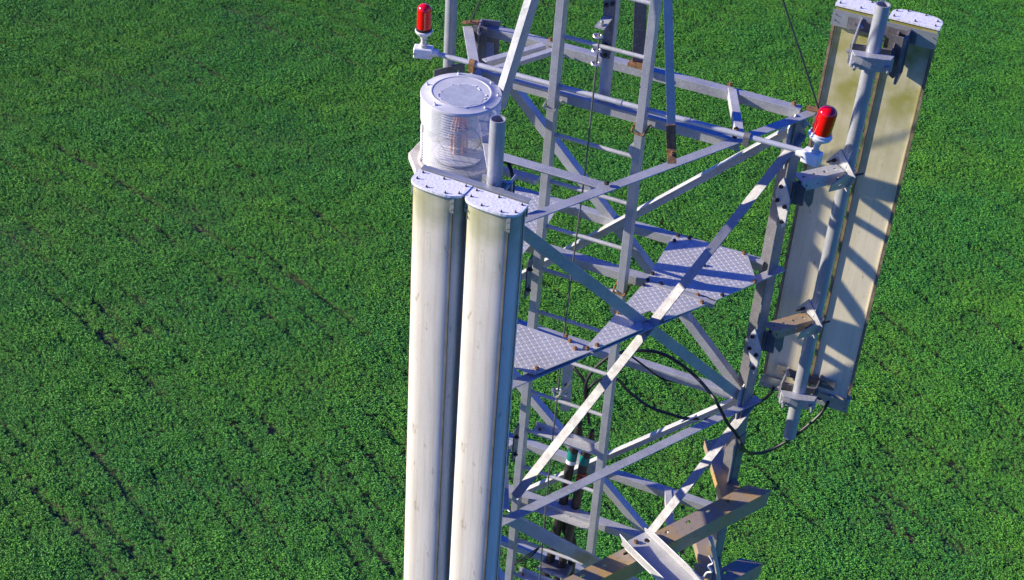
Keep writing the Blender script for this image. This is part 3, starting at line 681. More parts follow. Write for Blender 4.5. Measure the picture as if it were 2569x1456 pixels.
for k in range(12):
    a = R(30*k+10); u = V((math.cos(a), math.sin(a), 0)); mb = MB(); mb.bolt(bc+u*.163+Z*(zb-.002), Z, .006, .008); sub('lens_clip', mb, CREAM, bs)
pts = [(.19*math.cos(R(60*k+30+4)), .19*math.sin(R(60*k+30+4))) for k in range(6)]
q1, q2 = hz(1037, 356, zb), hz(1058, 354, zb)
mb = MB(); mb.plate(bc+Z*(zb-.012), X, Y, [(-.205, -.06), (-.205, .05), (-.16, .13), (.14, .15), (.18, .0), (.12, -.16), (-.12, -.165)], t=.032, up=Z); obj('base_plate', mb, CREAM, beacon, bevel=.004)
# lamp assembly inside
mb = MB(); mb.lathe(bc, [(.0, zb+.01), (.10, zb+.01), (.105, zb+.02), (.0, zb+.03)], 32); obj('inner_deck', mb, WHITE, beacon, smooth=True)
mb = MB(); mb.cyl(bc+Z*(zb+.02), bc+Z*(zb+.13), .022, 16); mb.cyl(bc+Z*(zb+.13), bc+Z*(zb+.14), .040, 20); obj('lamp_stem', mb, RAIL, beacon, smooth=True)
for k in range(6):
    a = R(60*k+20); u = V((math.cos(a), math.sin(a), 0)); mb = MB(); mb.cyl(bc+u*.032+Z*(zb+.03), bc+u*.032+Z*(zb+.15), .006, 8); mb.cyl(bc+u*.032+Z*(zb+.15), bc+u*.014+Z*(zb+.21), .006, 8); obj('lamp_post', mb, COPPER, beacon, smooth=True)
mb = MB(); mb.cyl(bc+Z*(zb+.15), bc+Z*(zb+.26), .012, 12, .004); obj('lamp_tube', mb, COPPER, beacon, smooth=True)
for s_ in (-1, 1):
    u = V((.093*s_, .037*s_, 0)); mb = MB(); mb.tube([bc+u*.6+Z*(zb+.03), bc+u*.9+Z*(zb+.08), bc+u*.55+Z*(zb+.14), bc+u*.3+Z*(zb+.12)], .0015, 6, 5); obj('lead', mb, BLACK, beacon, smooth=True)
mb = MB(); mb.box(V((-.335, -.70, zb-.058)), X*.34, Y*.04, Z*.022); mb.box(V((-.36, -.84, zb-.058)), X*.26, Y*.04, Z*.022); obj('support_arm', mb, GALV, beacon)
mb = MB(); P_ = [py(1268, 398, -.95), py(1279, 418, -.96), py(1285, 440, -.97), py(1287, 470, -.98), py(1284, 520, -1.0)]
mb.tube(P_, .0075, 8, 5); single('beacon_cable', mb, BLACK, 'short black cable curving down behind the mast beside the beacon', 'cable', smooth=True)

# ------------------------------------------------------------------ red obstruction lamps and the conduit they stand on
CY = -.405
c0, c1 = py(1086, 133, CY), py(2018, 381, CY); cz = (c0.z+c1.z)/2
con = thing('conduit_pipe', 'thin pale conduit pipe crossing the tower level between the two red lamps', 'conduit', (c0+c1)/2)
mb = MB(); mb.cyl(c0, c1, .0118, 16); obj('tube', mb, CONDM, con, smooth=True)
for u, v in ((1186, 157), (1875, 342)):
    q = py(u, v, CY); tpos = (q-c0).dot((c1-c0).normalized()); q = c0+(c1-c0).normalized()*tpos
    mb = MB(); d_ = (c1-c0).normalized(); mb.cyl(q-d_*.013, q+d_*.013, .0175, 14); mb.box(q-Z*.022+V((0, -.0, 0)), d_*.024, Y*.035, Z*.03); obj('clip', mb, RUST if u < 1500 else GALV_D, con)
q = c0+(c1-c0)*.28
mb = MB(); a_, b_ = py(1275, 262, -.47), py(1275, 262, -.47)
for t_ in (.12, .36, .52, .70):
    q = c0+(c1-c0)*t_; d_ = (c1-c0).normalized(); mb = MB(); mb.cyl(q-d_*.012, q+d_*.012, .0138, 14); obj('coupling', mb, GALV, con, smooth=True)
def obst(bx, tilt, label, rb):
    k_ = 1.28 if rb else 1.0
    th = thing('obstruction_lamp', label, 'lamp', bx-Z*.025, 'red obstruction lamps on the conduit')
    ex, ey = V((.98, -.18, 0)) if rb else V((.95, .31, 0)), None
    ey = V((-ex.y, ex.x, 0))
    mb = MB(); mb.box(bx, ex*(.075 if rb else .082), ey*.05, Z*(.054 if rb else .048)); b_ = obj('junction_box', mb, WHITE, th, bevel=.004)
    for s_ in (-.036, .036):
        mb = MB(); mb.bolt(bx+ex*s_-ey*.0255, -ey, .005, .003); sub('screw', mb, ZINC, b_)
    mb = MB(); s_ = 1; mb.cyl(bx+ex*(.041 if not rb else -.041)*s_, bx+ex*(.066 if not rb else -.066)*s_, .0175, 16); obj('gland', mb, WHITE, th, smooth=True)
    sc = lambda pr: [(r_*k_, z_*(1.06 if rb else 1)) for r_, z_ in pr]
    ax = tilt.normalized(); b0 = bx + Z*.022 + ex*(0.0 if not rb else .008)
    mb = MB(); mb.lathe(b0, [(0, 0), (.017, 0), (.017, .016), (.012, .018), (.0115, .040), (.014, .042), (.0145, .056)], 24, ax); obj('stem', mb, CREAM, th, smooth=True)
    mb = MB(); mb.lathe(b0, sc([(.010, .047), (.018, .054), (.036, .072), (.0385, .082), (.033, .086), (0, .086)]), 32, ax); obj('skirt', mb, WHITE, th, smooth=True)
    mb = MB(); mb.lathe(b0, sc([(.0, .082), (.0345, .083), (.0345, .094), (.031, .096), (0, .096)]), 32, ax); obj('gasket', mb, BLACK if not rb else WHITE, th, smooth=True)
    pr_ = [(0, .094), (.0312, .094), (.0305, .180)] + [(.0305*math.cos(R(a)), .180+.027*math.sin(R(a))) for a in range(15, 90, 15)] + [(0, .207)]
    mb = MB(); mb.lathe(b0, sc(pr_), 40, ax); obj('red_globe', mb, REDG, th, smooth=True)
obst(V((-.845, CY-.02, .048)), V((-.0, -.0, 1)), 'red obstruction lamp at the left end of the conduit, above the beacon', False)
obst(V((.893, CY-.01, .045)), V((.10, .02, 1)), 'red obstruction lamp at the right end of the conduit, before the cream panels', True)

# ------------------------------------------------------------------ stays to the spire top
for (P, lab, tip) in ((hz(1180, 56, .02), 'taut stay wire rising from the far left tower corner', A3), (py(2057, 283, .0), 'taut stay wire rising from the right tower corner past the cream panels', B3)):
    th = thing('stay_wire', lab, 'wire', P, 'stay wires of the spire')
    mb = MB(); mb.tube([P, P+(APX-P)*.5-Z*.01, APX+V((0, 0, .1))], .0042, 6, 4); obj('strand', mb, WIRE, th, smooth=True)
    q = tip + (tip-CEN).normalized()*.0 + Z*.01; d_ = (P-q); d_.z = 0; dl = d_.length+.02; d_.normalize()
    mb = MB(); dl -= .03; mb.plate(q+Z*.012+d_*.01, d_, V((-d_.y, d_.x, 0)), [(0, -.02), (dl+.02, -.014), (dl+.04, 0), (dl+.02, .014), (0, .02)], [circ(dl+.015, 0, .005, 8)], t=.006); obj('anchor_clip', mb, RUST, th)
mb = MB(); P = hz(1183, 60, .02); mb.box(P+V((0.02, 0, -.005)), X*.05, Y*.03, Z*.02)
th = thing('corner_plate', 'dark bent plate at the far left corner of the top ring', 'plate', hz(1200, 70, 0))
o_ = hz(1190, 62, .03)
mb = MB(); mb.plate(o_, (hz(1227, 70, .03)-o_).normalized(), -Z, [(0, 0), (.062, 0), (.062, .19), (.035, .20), (0, .10)], t=.006); pl_ = obj('plate', mb, GALV_D, th)
mb = MB(); mb.bolt(o_+V((.03, -.004, -.03)), -Y, .010, .010); sub('bolt', mb, ZINC, pl_)

# ------------------------------------------------------------------ fall arrest rope in front of the ladder
yr = yl-.035
rp = thing('safety_rope', 'thin steel fall arrest rope hanging in front of the ladder rungs', 'rope', py(1400, 985, yr))
mb = MB(); mb.tube([py(1505, 82, yr), py(1496, 165, yr), py(1468, 430, yr), py(1440, 640, yr), py(1414, 850, yr), py(1399, 990, yr), py(1378, 1180, yr), py(1352, 1470, yr)], .0042, 8, 4); obj('strand', mb, ROPE, rp, smooth=True)
for u, v in ((1500, 92), (1497, 128), (1495, 161)):
    c = py(u, v, yr); mb = MB(); mb.tube([c+V((-.018, 0, .004)), c+V((-.01, -.012, 0)), c+V((.01, -.012, 0)), c+V((.016, 0, .004)), c+V((.01, .01, .004)), c+V((-.01, .01, .004)), c+V((-.018, 0, .004))], .0045, 6, 3)
    mb.cyl(c+V((-.022, 0, 0)), c+V((.022, 0, 0)), .004, 6); obj('rope_grip', mb, ZINC, rp, smooth=True)
c = py(1401, 984, yr); mb = MB(); mb.tube([c+V((-.022, -.01, 0)), c+V((-.006, -.02, -.02)), c+V((.012, -.012, -.004)), c+V((.012, .0, .02)), c+V((-.01, .004, .012)), c+V((-.022, -.01, 0))], .005, 6, 4)
mb.cyl(c+V((-.035, -.005, .008)), c+V((.045, -.005, -.006)), .0045, 8); mb.cyl(c+V((-.035, -.005, .008)), c+V((-.022, -.005, .006)), .010, 8); mb.cyl(c+V((.0, 0, -.03)), c+V((.055, .02, .08)), .005, 6); obj('rope_clamp', mb, ZINC, rp, smooth=True)
st = thing('perforated_strip', 'perforated steel strip bolted across the rungs under the floor beside the rope', 'strip', py(1420, 960, yl+.06))
a_, b_ = py(1427, 880, yl+.065), py(1418, 1032, yl+.065); d_ = (b_-a_); l_ = d_.length; d_.normalize()
mb = MB(); mb.plate(a_, d_, V((.93, .366, 0)), [(0, -.024), (l_-.01, -.024), (l_, -.012), (l_, .012), (l_-.01, .024), (0, .024)], [circ(l_*.4, 0, .006, 8), circ(l_*.7, 0, .006, 8), circ(l_*.88, 0, .006, 8)], t=.006); obj('strip', mb, GALV, st)
mb = MB(); mb.bolt(a_+d_*(l_*.55)-Y*.004, -Y, .009, .008); obj('bolt', mb, DARKB, st)

# ------------------------------------------------------------------ feeder cables, supports, jumpers
yf = -.30
fc = []
for pts, lab in (([(1455, 1062), (1450, 1090), (1434, 1150), (1424, 1200), (1413, 1260), (1397, 1330), (1385, 1385), (1372, 1440), (1362, 1490)], 'thick black feeder cable, the left one of the pair, with green and white tape'),
                 ([(1487, 1080), (1480, 1110), (1465, 1160), (1456, 1210), (1444, 1270), (1428, 1340), (1417, 1390), (1403, 1440), (1392, 1490)], 'thick black feeder cable, the right one of the pair, with bright green tape')):
    th = thing('feeder_cable', lab, 'cable', py(*pts[4], yf), 'feeder cables inside the tower')
    P_ = [py(u, v, yf+.02*math.sin(i*1.3)) for i, (u, v) in enumerate(pts)]
    mb = MB(); mb.tube(P_, lambda t_: .024 if t_ > .12 else .009+.015*(t_/.12), 14, 5); obj('jacket', mb, BLACK2, th, smooth=True)
    d_ = (P_[3]-P_[2]).normalized(); q = P_[2]+(P_[1]-P_[2])*.1
    mb = MB(); mb.cyl(q-d_*.035, q+d_*.02, .0262, 18); obj('green_tape', mb, TEAL, th, smooth=True)
    if 'white' in lab: mb = MB(); mb.cyl(q+d_*.022, q+d_*.042, .0266, 18); obj('white_tape', mb, WHITE, th, smooth=True)
    else:
        mb = MB(); mb.cyl(q+d_*.075, q+d_*.082, .0255, 18); mb.cyl(q+d_*.095, q+d_*.11, .0255, 18); obj('red_tape', mb, REDT, th, smooth=True)
mb = MB(); mb.tube([py(1400, 1280, -.27), py(1420, 1330, -.25), py(1437, 1370, -.24), py(1425, 1490, -.24)], .022, 12, 5); single('feeder_cable', mb, BLACK2, 'thick black feeder cable crossing behind the other two near the bottom', 'cable', 'feeder cables inside the tower', True)
for (u, v, y_, w_) in ((1405, 1273, -.33, .16), (1385, 1432, -.33, .16)):
    c = py(u, v, y_); th = thing('feeder_clamp', 'grey clamp block gripping the feeder cables, ' + ('upper one under a ladder rung' if v < 1300 else 'lower one at the bottom of the picture'), 'clamp', c, 'clamps on the feeder cables')
    mb = MB(); mb.box(c+V((.01, .03, -.005)), X*w_, Y*.09, Z*.045); obj('block', mb, GALV_D, th, bevel=.006)
    mb = MB(); mb.box(c+V((.01, -.022, .005)), X*w_*1.05, Y*.012, Z*.02); s0 = obj('strap', mb, GALV, th)
    for dx in (-.06, .0, .06): mb = MB(); mb.bolt(c+V((dx+.01, -.03, .008)), -Y, .007, .012); sub('bolt', mb, ZINC, s0)
for a_, b_, lab in (((1345, 1071), (1502, 1119), 'flat cable support channel across the ladder at the top of the feeder cables'), ((1343, 1268), (1482, 1312), 'cable support channel across the ladder at the middle of the feeder cables'), ((1303, 1436), (1420, 1470), 'cable support channel with a bolt at the bottom of the ladder')):
    P, Q = py(*a_, -.37), py(*b_, -.37); zz = (P.z+Q.z)/2; P.z = Q.z = zz
    th = thing('cable_support', lab, 'channel', (P+Q)/2, 'cable support channels')
    mb = MB(); mb.angle(P, Q, -Y, Z, .05, .03, .004); mb.angle(P, Q, -Y, -Z, .052, .03, .004) if a_[1] < 1100 else None; obj('channel', mb, GALV_W, th)
    mb = MB(); mb.bolt(P+V((.03, -.025, .004)), Z, .008, .007); obj('bolt', mb, RUST, th)
# jumpers
def path(spec, r, label, n=6):
    P_ = []
    for (u, v, k, o_) in spec: P_.append(pbc(u, v, o_) if k == 'bc' else py(u, v, o_))
    mb = MB(); mb.tube(P_, r, 8, n); return single('jumper_cable', mb, BLACK, label, 'cable', 'black jumper cables', True)
path([(1478, 1060, 'y', -.30), (1471, 1010, 'y', -.30), (1468, 975, 'y', -.30), (1480, 940, 'y', -.28), (1510, 908, 'y', -.25), (1545, 888, 'y', -.22), (1600, 880, 'y', -.2), (1655, 886, 'y', -.15), (1705, 912, 'y', -.12), (1755, 955, 'y', -.1), (1795, 1005, 'bc', .02), (1824, 1060, 'bc', .06), (1840, 1080, 'bc', .075),
      (1852, 1098, 'bc', .09), (1862, 1118, 'bc', .12), (1880, 1136, 'y', .10), (1920, 1134, 'y', .22), (1975, 1107, 'y', .28), (2030, 1065, 'y', .31), (2062, 1035, 'y', .34), (2078, 1008, 'y', .35)],
     .0085, 'long black cable hanging in a loop below the right hand panels')
path([(1455, 1062, 'y', -.30), (1468, 1000, 'y', -.29), (1466, 960, 'y', -.28), (1440, 922, 'y', -.25), (1434, 905, 'y', -.2)], .0085, 'short black cable rising left from the feeder cable tops')
path([(1470, 1040, 'y', -.29), (1474, 985, 'y', -.29), (1500, 955, 'y', -.25), (1545, 950, 'y', -.2), (1580, 985, 'y', -.12), (1632, 1022, 'y', -.08), (1690, 1042, 'y', -.04), (1722, 1050, 'y', -.03), (1790, 1048, 'y', .035), (1850, 1035, 'y', .12), (1897, 1014, 'y', .2), (1928, 993, 'y', .3), (1942, 972, 'y', .345)],
     .0080, 'black cable tied along the brace and reaching the left one of the right hand panels')
path([(1535, 880, 'y', -.22), (1532, 868, 'y', -.2), (1534, 850, 'y', -.15)], .007, 'short black cable end under the middle checker plate')
path([(1585, 895, 'y', -.1), (1625, 925, 'y', -.06), (1660, 950, 'y', -.01), (1700, 960, 'y', .02)], .005, 'thin black lead sagging behind the long bright brace')
for k in range(3):
    mb = MB(); mb.tube([py(1290, 1418-2*k, -.5), py(1312, 1400+4*k, -.5), py(1335, 1385+5*k, -.47), py(1352, 1372+2*k, -.45)], .003, 6, 5)
    single('thin_lead', mb, BLACK, 'thin black leads fanning out from a rung at the bottom left of the ladder', 'cable', 'thin leads at the ladder', True)

# ------------------------------------------------------------------ mounting collars low on the tower
def vec_px(u, v, z): return hz(u, v, z)
def collar(zc, pL, pR, label, drop=.10, wtop=.095, full=True, offs=.115, m=TAN):
    d = -cBC        # toward the right
    a_ = hz(*pL, zc); b_ = hz(*pR, zc); sa = (a_-B3).dot(d); sb = (b_-B3).dot(d)
    P = B3 + d*sa + N_BC*(offs); P.z = zc
    ln = sb-sa
    th = thing('mounting_beam', label, 'beam', P+d*(ln/2), 'heavy mounting beams round the lower tower')
    n = max(2, int(ln/.13)); hs = [slot(.06+.13*k, .03 if k % 2 else .035, .008, .014) for k in range(n) if .06+.13*k < ln-.05]
    mb = MB(); mb.plate(P, d, N_BC, [(0, 0), (ln-.04, 0), (ln+.035, wtop), (0, wtop)], hs, t=.008, up=Z)
    mb.plate(P+N_BC*(wtop+.002)+Z*.001, d, -Z, [(0, 0), (ln+.034, 0), (ln+.02, drop), (0, drop)], t=.0095, up=N_BC); obj('beam', mb, m, th, bevel=.001)
    return P
collar(-2.10, (1130, 1590), (1893, 1214), 'long tan stained mounting beam with bolt holes crossing the front right face of the tower')
collar(-2.66, (1400, 1590), (1856, 1379), 'lower mounting beam in blue shade at the bottom edge beside the right leg')
for zc, p0, p1, lab in ((-2.14, (1768, 1100), (1812, 1262), 'short tan beam passing the right leg, above the long mounting beam'), (-2.70, (1765, 1350), (1812, 1430), 'short tan beam passing the right leg, below the long mounting beam')):
    a_, b_ = hz(*p0, zc), hz(*p1, zc); d = V((.5, -.866025, 0))
    if zc < -2.5: a_ = V((.535, .16, zc)); a_ -= d*.0; ln = .56
    else: ln = (b_-a_).dot(d)+.02
    sdv = V((.866025, .5, 0))
    th = thing('mounting_beam', lab, 'beam', a_+d*(ln/2), 'heavy mounting beams round the lower tower')
    mb = MB(); mb.plate(a_, d, sdv, [(0.02, 0), (ln, 0), (ln, .105), (-.01, .105)], [circ(.03, .025, .007, 8), circ(.025, .075, .007, 8)], t=.007, up=Z)
    mb.plate(a_+Z*-.001, d, -Z, [(0, 0), (ln, 0), (ln, .06), (0, .06)], t=.007, up=-sdv); obj('beam', mb, TAN, th, bevel=.001)
    for k in (0, 1): mb = MB(); mb.bolt(a_+d*(ln-.045)+sdv*(.022+.035*k), Z, .014, .012); obj('bolt', mb, RUST, th)
# clamp collars round leg B under the beams
# standoff channel pointing out of the near right face
za = -2.088
a_ = hz(1557, 1366, za); d = N_BC; sdv = -cBC; wA = .155; c0_ = a_ + sdv*(wA/2)
th = thing('standoff_channel', 'pale channel arm with upturned flanges lying on the long mounting beam', 'arm', c0_)
mb = MB(); ln = .62
mb.plate(a_, d, sdv, [(0, .012), (.035, 0), (ln, 0), (ln, wA), (.0, wA)], [circ(.05, wA*.80, .014, 14), circ(.055, wA*.16, .012, 12), slot(.40, wA*.5, .010, .012)], t=.006, up=Z)
mb.plate(a_, d, Z, [(-.02, .055), (.01, .02), (.0, 0), (ln, 0), (ln, .045), (.10, .045)], t=.006, up=-sdv)
mb.plate(a_+sdv*wA, d, Z, [(0, 0), (ln, 0), (ln, .045), (.06, .045), (-.01, .02)], t=.006, up=sdv); obj('arm', mb, GALV_W, th, bevel=.002)
mb = MB(); mb.bolt(a_+d*.03+sdv*(wA*.45), Z, .012, .01); obj('bolt', mb, RUST, th)
# hanging strap with fittings, bottom right
q0, q1 = pbc(1782, 1348, .30), pbc(1804, 1462, .30)
th = thing('hanging_rod', 'bright round rod with wire fittings hanging below the beams at the bottom right', 'rod', q0)
mb = MB(); mb.tube([q0, (q0+q1)*.5+V((.005, 0, 0)), q1], .011, 12, 4); obj('rod', mb, GALV_W, th, smooth=True)
c = (q0+q1)*.5+V((-.01, -.01, -.02)); mb = MB(); mb.tube([c+V((-.02, 0, .05)), c+V((.01, -.02, .03)), c+V((-.01, -.02, 0)), c+V((.012, -.02, -.03)), c+V((-.015, 0, -.07)), c+V((-.03, 0, -.12))], .005, 6, 4); obj('wire_fitting', mb, WHITE, th, smooth=True)
q = hz(1743, 1414, -2.62); th = thing('hook_plate', 'small pale bent plate between rod and lower beam at the bottom edge', 'plate', q)
mb = MB(); mb.plate(q, V((.8, .6, 0)), V((.3, -.9, 0)), [(0, 0), (.10, .02), (.11, .04), (.09, .10), (0, .10)], [circ(.04, .04, .007, 8)], t=.006, up=Z); mb.cyl(q+V((.08, -.02, -.02)), q+V((.10, -.1, -.02)), .022, 14); obj('plate', mb, TAN, th)
# ------------------------------------------------------------------ the field
def field_mat(name, soil):
    m, t, b = mat(name, (.03, .10, .02), .75)
    g = t.nodes.new('ShaderNodeNewGeometry')
    def nz(scale, det=4):
        n = t.nodes.new('ShaderNodeTexNoise'); n.inputs['Scale'].default_value = scale; n.inputs['Detail'].default_value = det
        t.links.new(g.outputs['Position'], n.inputs['Vector']); return n
    def rng(src, a, c):
        r = t.nodes.new('ShaderNodeMapRange'); r.inputs[1].default_value = a; r.inputs[2].default_value = c; t.links.new(src, r.inputs[0]); return r.outputs[0]
    def mix(f, a, c):
        x = t.nodes.new('ShaderNodeMix'); x.data_type = 'RGBA'; t.links.new(f, x.inputs[0])
        for i, q in ((6, a), (7, c)):
            if isinstance(q, tuple): x.inputs[i].default_value = (*q, 1)
            else: t.links.new(q, x.inputs[i])
        return x.outputs[2]
    if soil:
        c = mix(rng(nz(1.3).outputs[0], .4, .65), (.050, .085, .026), (.100, .075, .034))
        c = mix(rng(nz(9).outputs[0], .3, .7), c, (.040, .052, .018))
    else:
        a = mix(rng(nz(.11, 6).outputs[0], .40, .60), (.068, .310, .056), (.180, .450, .042))
        c = mix(rng(nz(1.1, 4).outputs[0], .40, .70), a, (.055, .225, .045))
        oi = t.nodes.new('ShaderNodeObjectInfo'); c = mix(rng(oi.outputs['Random'], .0, 1.0), c, (.125, .400, .038)); 
    t.links.new(c, b.inputs['Base Color'])
    if not soil: b.inputs['Specular IOR Level'].default_value = .22; b.inputs['Roughness'].default_value = .6
    return m
SOIL = field_mat('dark_soil', True); LEAF = field_mat('crop_leaves', False)
me = bpy.data.meshes.new('ground')
me.from_pydata([(-1500, -1500, -.02), (1500, -1500, -.02), (1500, 1500, -.02), (-1500, 1500, -.02)], [], [(0, 1, 2, 3)])
FARM, t, b = mat('crop_seen_from_far', (.035, .10, .022), .9); b.inputs['Specular IOR Level'].default_value = .1; noise_mix(t, b, (.030, .085, .022), (.050, .13, .024), 2.0)
me.materials.append(FARM); go = bpy.data.objects.new('ground', me); C.objects.link(go); go['kind'] = 'structure'
# tufts of crop: a handful of plant meshes, scattered
random.seed(3)
leafcol = bpy.data.collections.new('crop_plants')
for k in range(5):
    vs, fs = [], []
    for j in range(30):
        a = random.uniform(0, 2*math.pi); r_ = .155*math.sqrt(random.random()); zc = .10 + .26*random.random()*(1-r_/.30)
        c = V((r_*math.cos(a), r_*math.sin(a), zc)); u = V((math.cos(a+random.uniform(-1, 1)), math.sin(a+random.uniform(-1, 1)), random.uniform(-.3, .9))).normalized()
        s_ = V((-u.y, u.x, random.uniform(-.3, .3))).normalized(); l_, w_ = random.uniform(.045, .10), random.uniform(.015, .032)
        b0 = c-u*l_*.5; o_ = len(vs)
        vs += [tuple(b0), tuple(c+s_*w_+Z*.012), tuple(b0+u*l_*1.3), tuple(c-s_*w_+Z*.012)]; fs += [(o_, o_+1, o_+2), (o_, o_+2, o_+3)]
    me = bpy.data.meshes.new('crop_plant'); me.from_pydata(vs, [], fs); me.materials.append(LEAF)
    o = bpy.data.objects.new('crop_plant', me); leafcol.objects.link(o)
# where plants stand: jittered grid over the part of the field in sight (with room to step aside)
pv, ps = [], []
import numpy as np
rng_ = np.random.default_rng(11)
def gpx(u, v): p = hz(u, v, -H); return p.x, p.y
step = .185
cs = [gpx(-160, -110), gpx(2730, -110), gpx(2730, 1590), gpx(-160, 1590)]
xs = [c[0] for c in cs]; ys = [c[1] for c in cs]
gx, gy = np.meshgrid(np.arange(min(xs), max(xs), step), np.arange(min(ys), max(ys), step))
gx = gx.ravel() + rng_.uniform(-.5, .5, gx.size)*step; gy = gy.ravel() + rng_.uniform(-.5, .5, gy.size)*step
ins = np.zeros(gx.size, bool); n = 4; j = n-1
for i in range(n):
    xi, yi = cs[i]; xj, yj = cs[j]
    cond = ((yi > gy) != (yj > gy)) & (gx < (xj-xi)*(gy-yi)/(yj-yi+1e-9)+xi); ins ^= cond; j = i
gx, gy = gx[ins], gy[ins]
me = bpy.data.meshes.new('soil'); me.from_pydata([(x, y, -.005) for x, y in cs], [], [(0, 1, 2, 3)]); me.materials.append(SOIL)
o = bpy.data.objects.new('soil', me); C.objects.link(o); o['kind'] = 'structure'
# wheel tracks and drill lines: rows along the left-to-right fall of the field, slightly wandering
def vnoise(x, y, s, seed):
    g = np.random.default_rng(seed).uniform(0, 1, (64, 64)); x = x/s; y = y/s
    xi = np.floor(x).astype(int); yi = np.floor(y).astype(int); fx = x-xi; fy = y-yi; fx = fx*fx*(3-2*fx); fy = fy*fy*(3-2*fy)
    a = g[xi % 64, yi % 64]; b = g[(xi+1) % 64, yi % 64]; c = g[xi % 64, (yi+1) % 64]; d = g[(xi+1) % 64, (yi+1) % 64]
    return (a*(1-fx)+b*fx)*(1-fy)+(c*(1-fx)+d*fx)*fy
ang = np.where(gx < -12, np.radians(-16), np.radians(-16) - np.radians(18)*np.clip((gx+12)/14, 0, 1)*0)
t_ = gx*math.sin(R(17)) + gy*math.cos(R(17)) + 1.0*(vnoise(gx, gy, 17, 1)-.5) + .35*(vnoise(gx, gy, 5, 2)-.5)
def lane(off, wd): return np.exp(-((t_-off)/wd)**2)
def tcoord(u, v): x, y = gpx(u, v); return x*math.sin(R(17)) + y*math.cos(R(17))
keep = np.ones(gx.size)
br_ = vnoise(gx, gy, 3.1, 4)*.6 + vnoise(gx, gy, 1.1, 5)*.4
scale = .70 + .35*vnoise(gx, gy, .8, 7) + .30*vnoise(gx, gy, 2.0, 12) + .25*(vnoise(gx, gy, 4.5, 8)-.5)
LANES = [  # worn drill lines, each followed across the field
    ([(-40, 1115), (0, 1159), (55, 1214), (119, 1269), (201, 1342), (265, 1406), (310, 1456), (370, 1530)], .15, .6),
    ([(137, 744), (201, 789), (260, 840), (320, 880)], .15, .5), ([(-30, 1040), (0, 1068), (46, 1113), (128, 1187), (192, 1241), (256, 1314), (310, 1369), (400, 1470)], .13, .55),
    ([(347, 817), (438, 890), (511, 949), (557, 977)], .15, .75), ([(584, 1068), (630, 1123), (676, 1177), (749, 1241), (804, 1296), (877, 1397), (930, 1480)], .14, .6),
    ([(657, 1050), (712, 1113), (776, 1159), (840, 1241), (913, 1342), (980, 1440)], .13, .6), ([(968, 1050), (1014, 1113)], .12, .5),
    ([(457, 1196), (511, 1250), (584, 1323), (657, 1397), (730, 1470)], .13, .5), ([(219, 1113), (274, 1177), (329, 1250), (400, 1330), (480, 1430)], .12, .4),
    ([(-30, 270), (0, 289), (120, 355), (239, 428), (320, 475), (398, 523), (470, 565), (548, 612), (640, 660), (747, 712), (850, 790)], .15, .6),
    ([(560, 20), (660, 70), (780, 120), (900, 170), (990, 215)], .15, .55), ([(-20, 570), (90, 640), (200, 730), (330, 850)], .12, .35), ([(330, 260), (420, 330), (520, 390), (640, 450)], .12, .3),
    ([(2280, 1095), (2323, 1127), (2362, 1160), (2406, 1193), (2434, 1232), (2500, 1300)], .16, .8), ([(2130, 1130), (2174, 1204), (2202, 1270), (2240, 1340)], .13, .6),
    ([(2445, 785), (2511, 835), (2560, 885)], .14, .6), ([(2130, 1050), (2186, 1100), (2246, 1160), (2312, 1204)], .12, .5), ([(2213, 1237), (2268, 1282), (2351, 1337), (2412, 1392), (2480, 1450)], .13, .6),
    ([(1980, 10), (2060, 50), (2140, 100)], .14, .5), ([(1560, 640), (1640, 700), (1700, 770)], .12, .3), ([(1750, 440), (1830, 520), (1900, 600)], .12, .3)]
for pl_px, wd, st in LANES:
    P_ = [gpx(u, v) for u, v in pl_px]; dm = np.full(gx.size, 99.)
    for (x0_, y0_), (x1_, y1_) in zip(P_[:-1], P_[1:]):
        ex, ey = x1_-x0_, y1_-y0_; tt = np.clip(((gx-x0_)*ex+(gy-y0_)*ey)/(ex*ex+ey*ey), 0, 1)
        dm = np.minimum(dm, np.hypot(gx-x0_-ex*tt, gy-y0_-ey*tt))
    dm = dm + .12*(vnoise(gx, gy, 1.3, 21)-.5)
    ln_ = np.exp(-(dm/(wd*1.5))**2)*min(st, .8)*np.clip((br_-.12)*2.2, 0, 1)
    keep *= (1-ln_*.62); scale *= (1-ln_*.62)
# the drill rows themselves: gentle arcs across the field, each a little thinner or lower in places
rad = np.hypot(gx+83, gy+57) + .5*(vnoise(gx, gy, 9, 31)-.5) + .16*(vnoise(gx, gy, 2.2, 32)-.5)
rowi = np.floor(rad/1.55).astype(int); rowf = (rad/1.55-rowi-.5)*1.55
rstr = np.random.default_rng(5).uniform(.15, 1, 400)[rowi % 400]
rpat = np.clip((vnoise(gx, gy, 3.4, 33)*.7+vnoise(gx, gy, 1.2, 34)*.3-.30)*2.6, 0, 1)
rw = np.exp(-(rowf/.17)**2)*rstr*rpat
keep *= 1-.35*rw; scale *= 1-.50*rw
keep *= np.clip(1.25-(vnoise(gx, gy, 2.3, 9) > .96)*.4, 0, 1)
rs = rng_.uniform(0, 1, gx.size) < keep
gx, gy, scale = gx[rs], gy[rs], scale[rs]
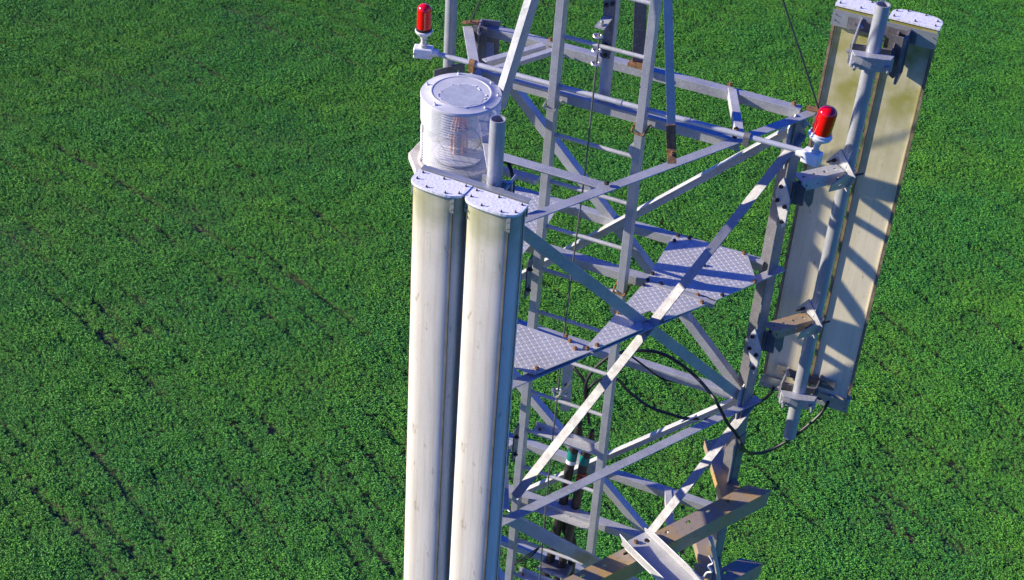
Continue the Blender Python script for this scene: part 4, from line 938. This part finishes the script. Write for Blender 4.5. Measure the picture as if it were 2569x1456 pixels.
# the same crop beyond the picture's edges, sown more thinly with larger tufts
ox, oy = np.meshgrid(np.arange(-150, 130, .36), np.arange(-25, 210, .36)); ox = ox.ravel(); oy = oy.ravel()
ox = ox + rng_.uniform(-.18, .18, ox.size); oy = oy + rng_.uniform(-.18, .18, oy.size)
ins = np.zeros(ox.size, bool); j = 3
for i in range(4):
    xi, yi = cs[i]; xj, yj = cs[j]
    cond = ((yi > oy) != (yj > oy)) & (ox < (xj-xi)*(oy-yi)/(yj-yi+1e-9)+xi); ins ^= cond; j = i
near = (np.hypot(ox+14, oy-50) < 105) & ~ins
ox, oy = ox[near], oy[near]
gx = np.concatenate([gx, ox]); gy = np.concatenate([gy, oy]); scale = np.concatenate([scale, 1.75+.5*vnoise(ox, oy, 1.3, 41)])
npt = gx.size
me = bpy.data.meshes.new('crop_points'); me.vertices.add(npt)
co = np.zeros((npt, 3)); co[:, 0] = gx; co[:, 1] = gy; me.vertices.foreach_set('co', co.ravel())
at = me.attributes.new('psize', 'FLOAT', 'POINT'); at.data.foreach_set('value', scale.astype(np.float32))
at = me.attributes.new('prot', 'FLOAT', 'POINT'); at.data.foreach_set('value', rng_.uniform(0, 6.283, npt).astype(np.float32))
at = me.attributes.new('pkind', 'INT', 'POINT'); at.data.foreach_set('value', rng_.integers(0, 5, npt).astype(np.int32))
crop = bpy.data.objects.new('crop', me); C.objects.link(crop)
crop['kind'] = 'stuff'; crop['label'] = 'dense green leafy crop covering the whole field'; crop['category'] = 'crop'
me.materials.append(LEAF)
ng = bpy.data.node_groups.new('scatter', 'GeometryNodeTree')
ng.interface.new_socket('Geometry', in_out='INPUT', socket_type='NodeSocketGeometry'); ng.interface.new_socket('Geometry', in_out='OUTPUT', socket_type='NodeSocketGeometry')
gi = ng.nodes.new('NodeGroupInput'); gout = ng.nodes.new('NodeGroupOutput')
m2p = ng.nodes.new('GeometryNodeMeshToPoints'); iop = ng.nodes.new('GeometryNodeInstanceOnPoints'); ci = ng.nodes.new('GeometryNodeCollectionInfo')
ci.inputs[0].default_value = leafcol; ci.inputs['Separate Children'].default_value = True; ci.inputs['Reset Children'].default_value = True
iop.inputs['Pick Instance'].default_value = True
def natt(name, typ):
    a = ng.nodes.new('GeometryNodeInputNamedAttribute'); a.data_type = typ; a.inputs[0].default_value = name; return a.outputs['Attribute']
cx_ = ng.nodes.new('ShaderNodeCombineXYZ'); ng.links.new(natt('prot', 'FLOAT'), cx_.inputs[2])
e2r = ng.nodes.new('FunctionNodeEulerToRotation'); ng.links.new(cx_.outputs[0], e2r.inputs[0])
ng.links.new(gi.outputs[0], m2p.inputs['Mesh']); ng.links.new(m2p.outputs[0], iop.inputs['Points']); ng.links.new(ci.outputs[0], iop.inputs['Instance'])
ng.links.new(natt('pkind', 'INT'), iop.inputs['Instance Index']); ng.links.new(e2r.outputs[0], iop.inputs['Rotation']); ng.links.new(natt('psize', 'FLOAT'), iop.inputs['Scale'])
ng.links.new(iop.outputs[0], gout.inputs[0])
md = crop.modifiers.new('scatter', 'NODES'); md.node_group = ng
print('plants', npt)
for o in C.objects:
    if 'org' in o: del o['org']
S.cycles.max_bounces = 6; S.cycles.transparent_max_bounces = 12
S.render.film_transparent = False
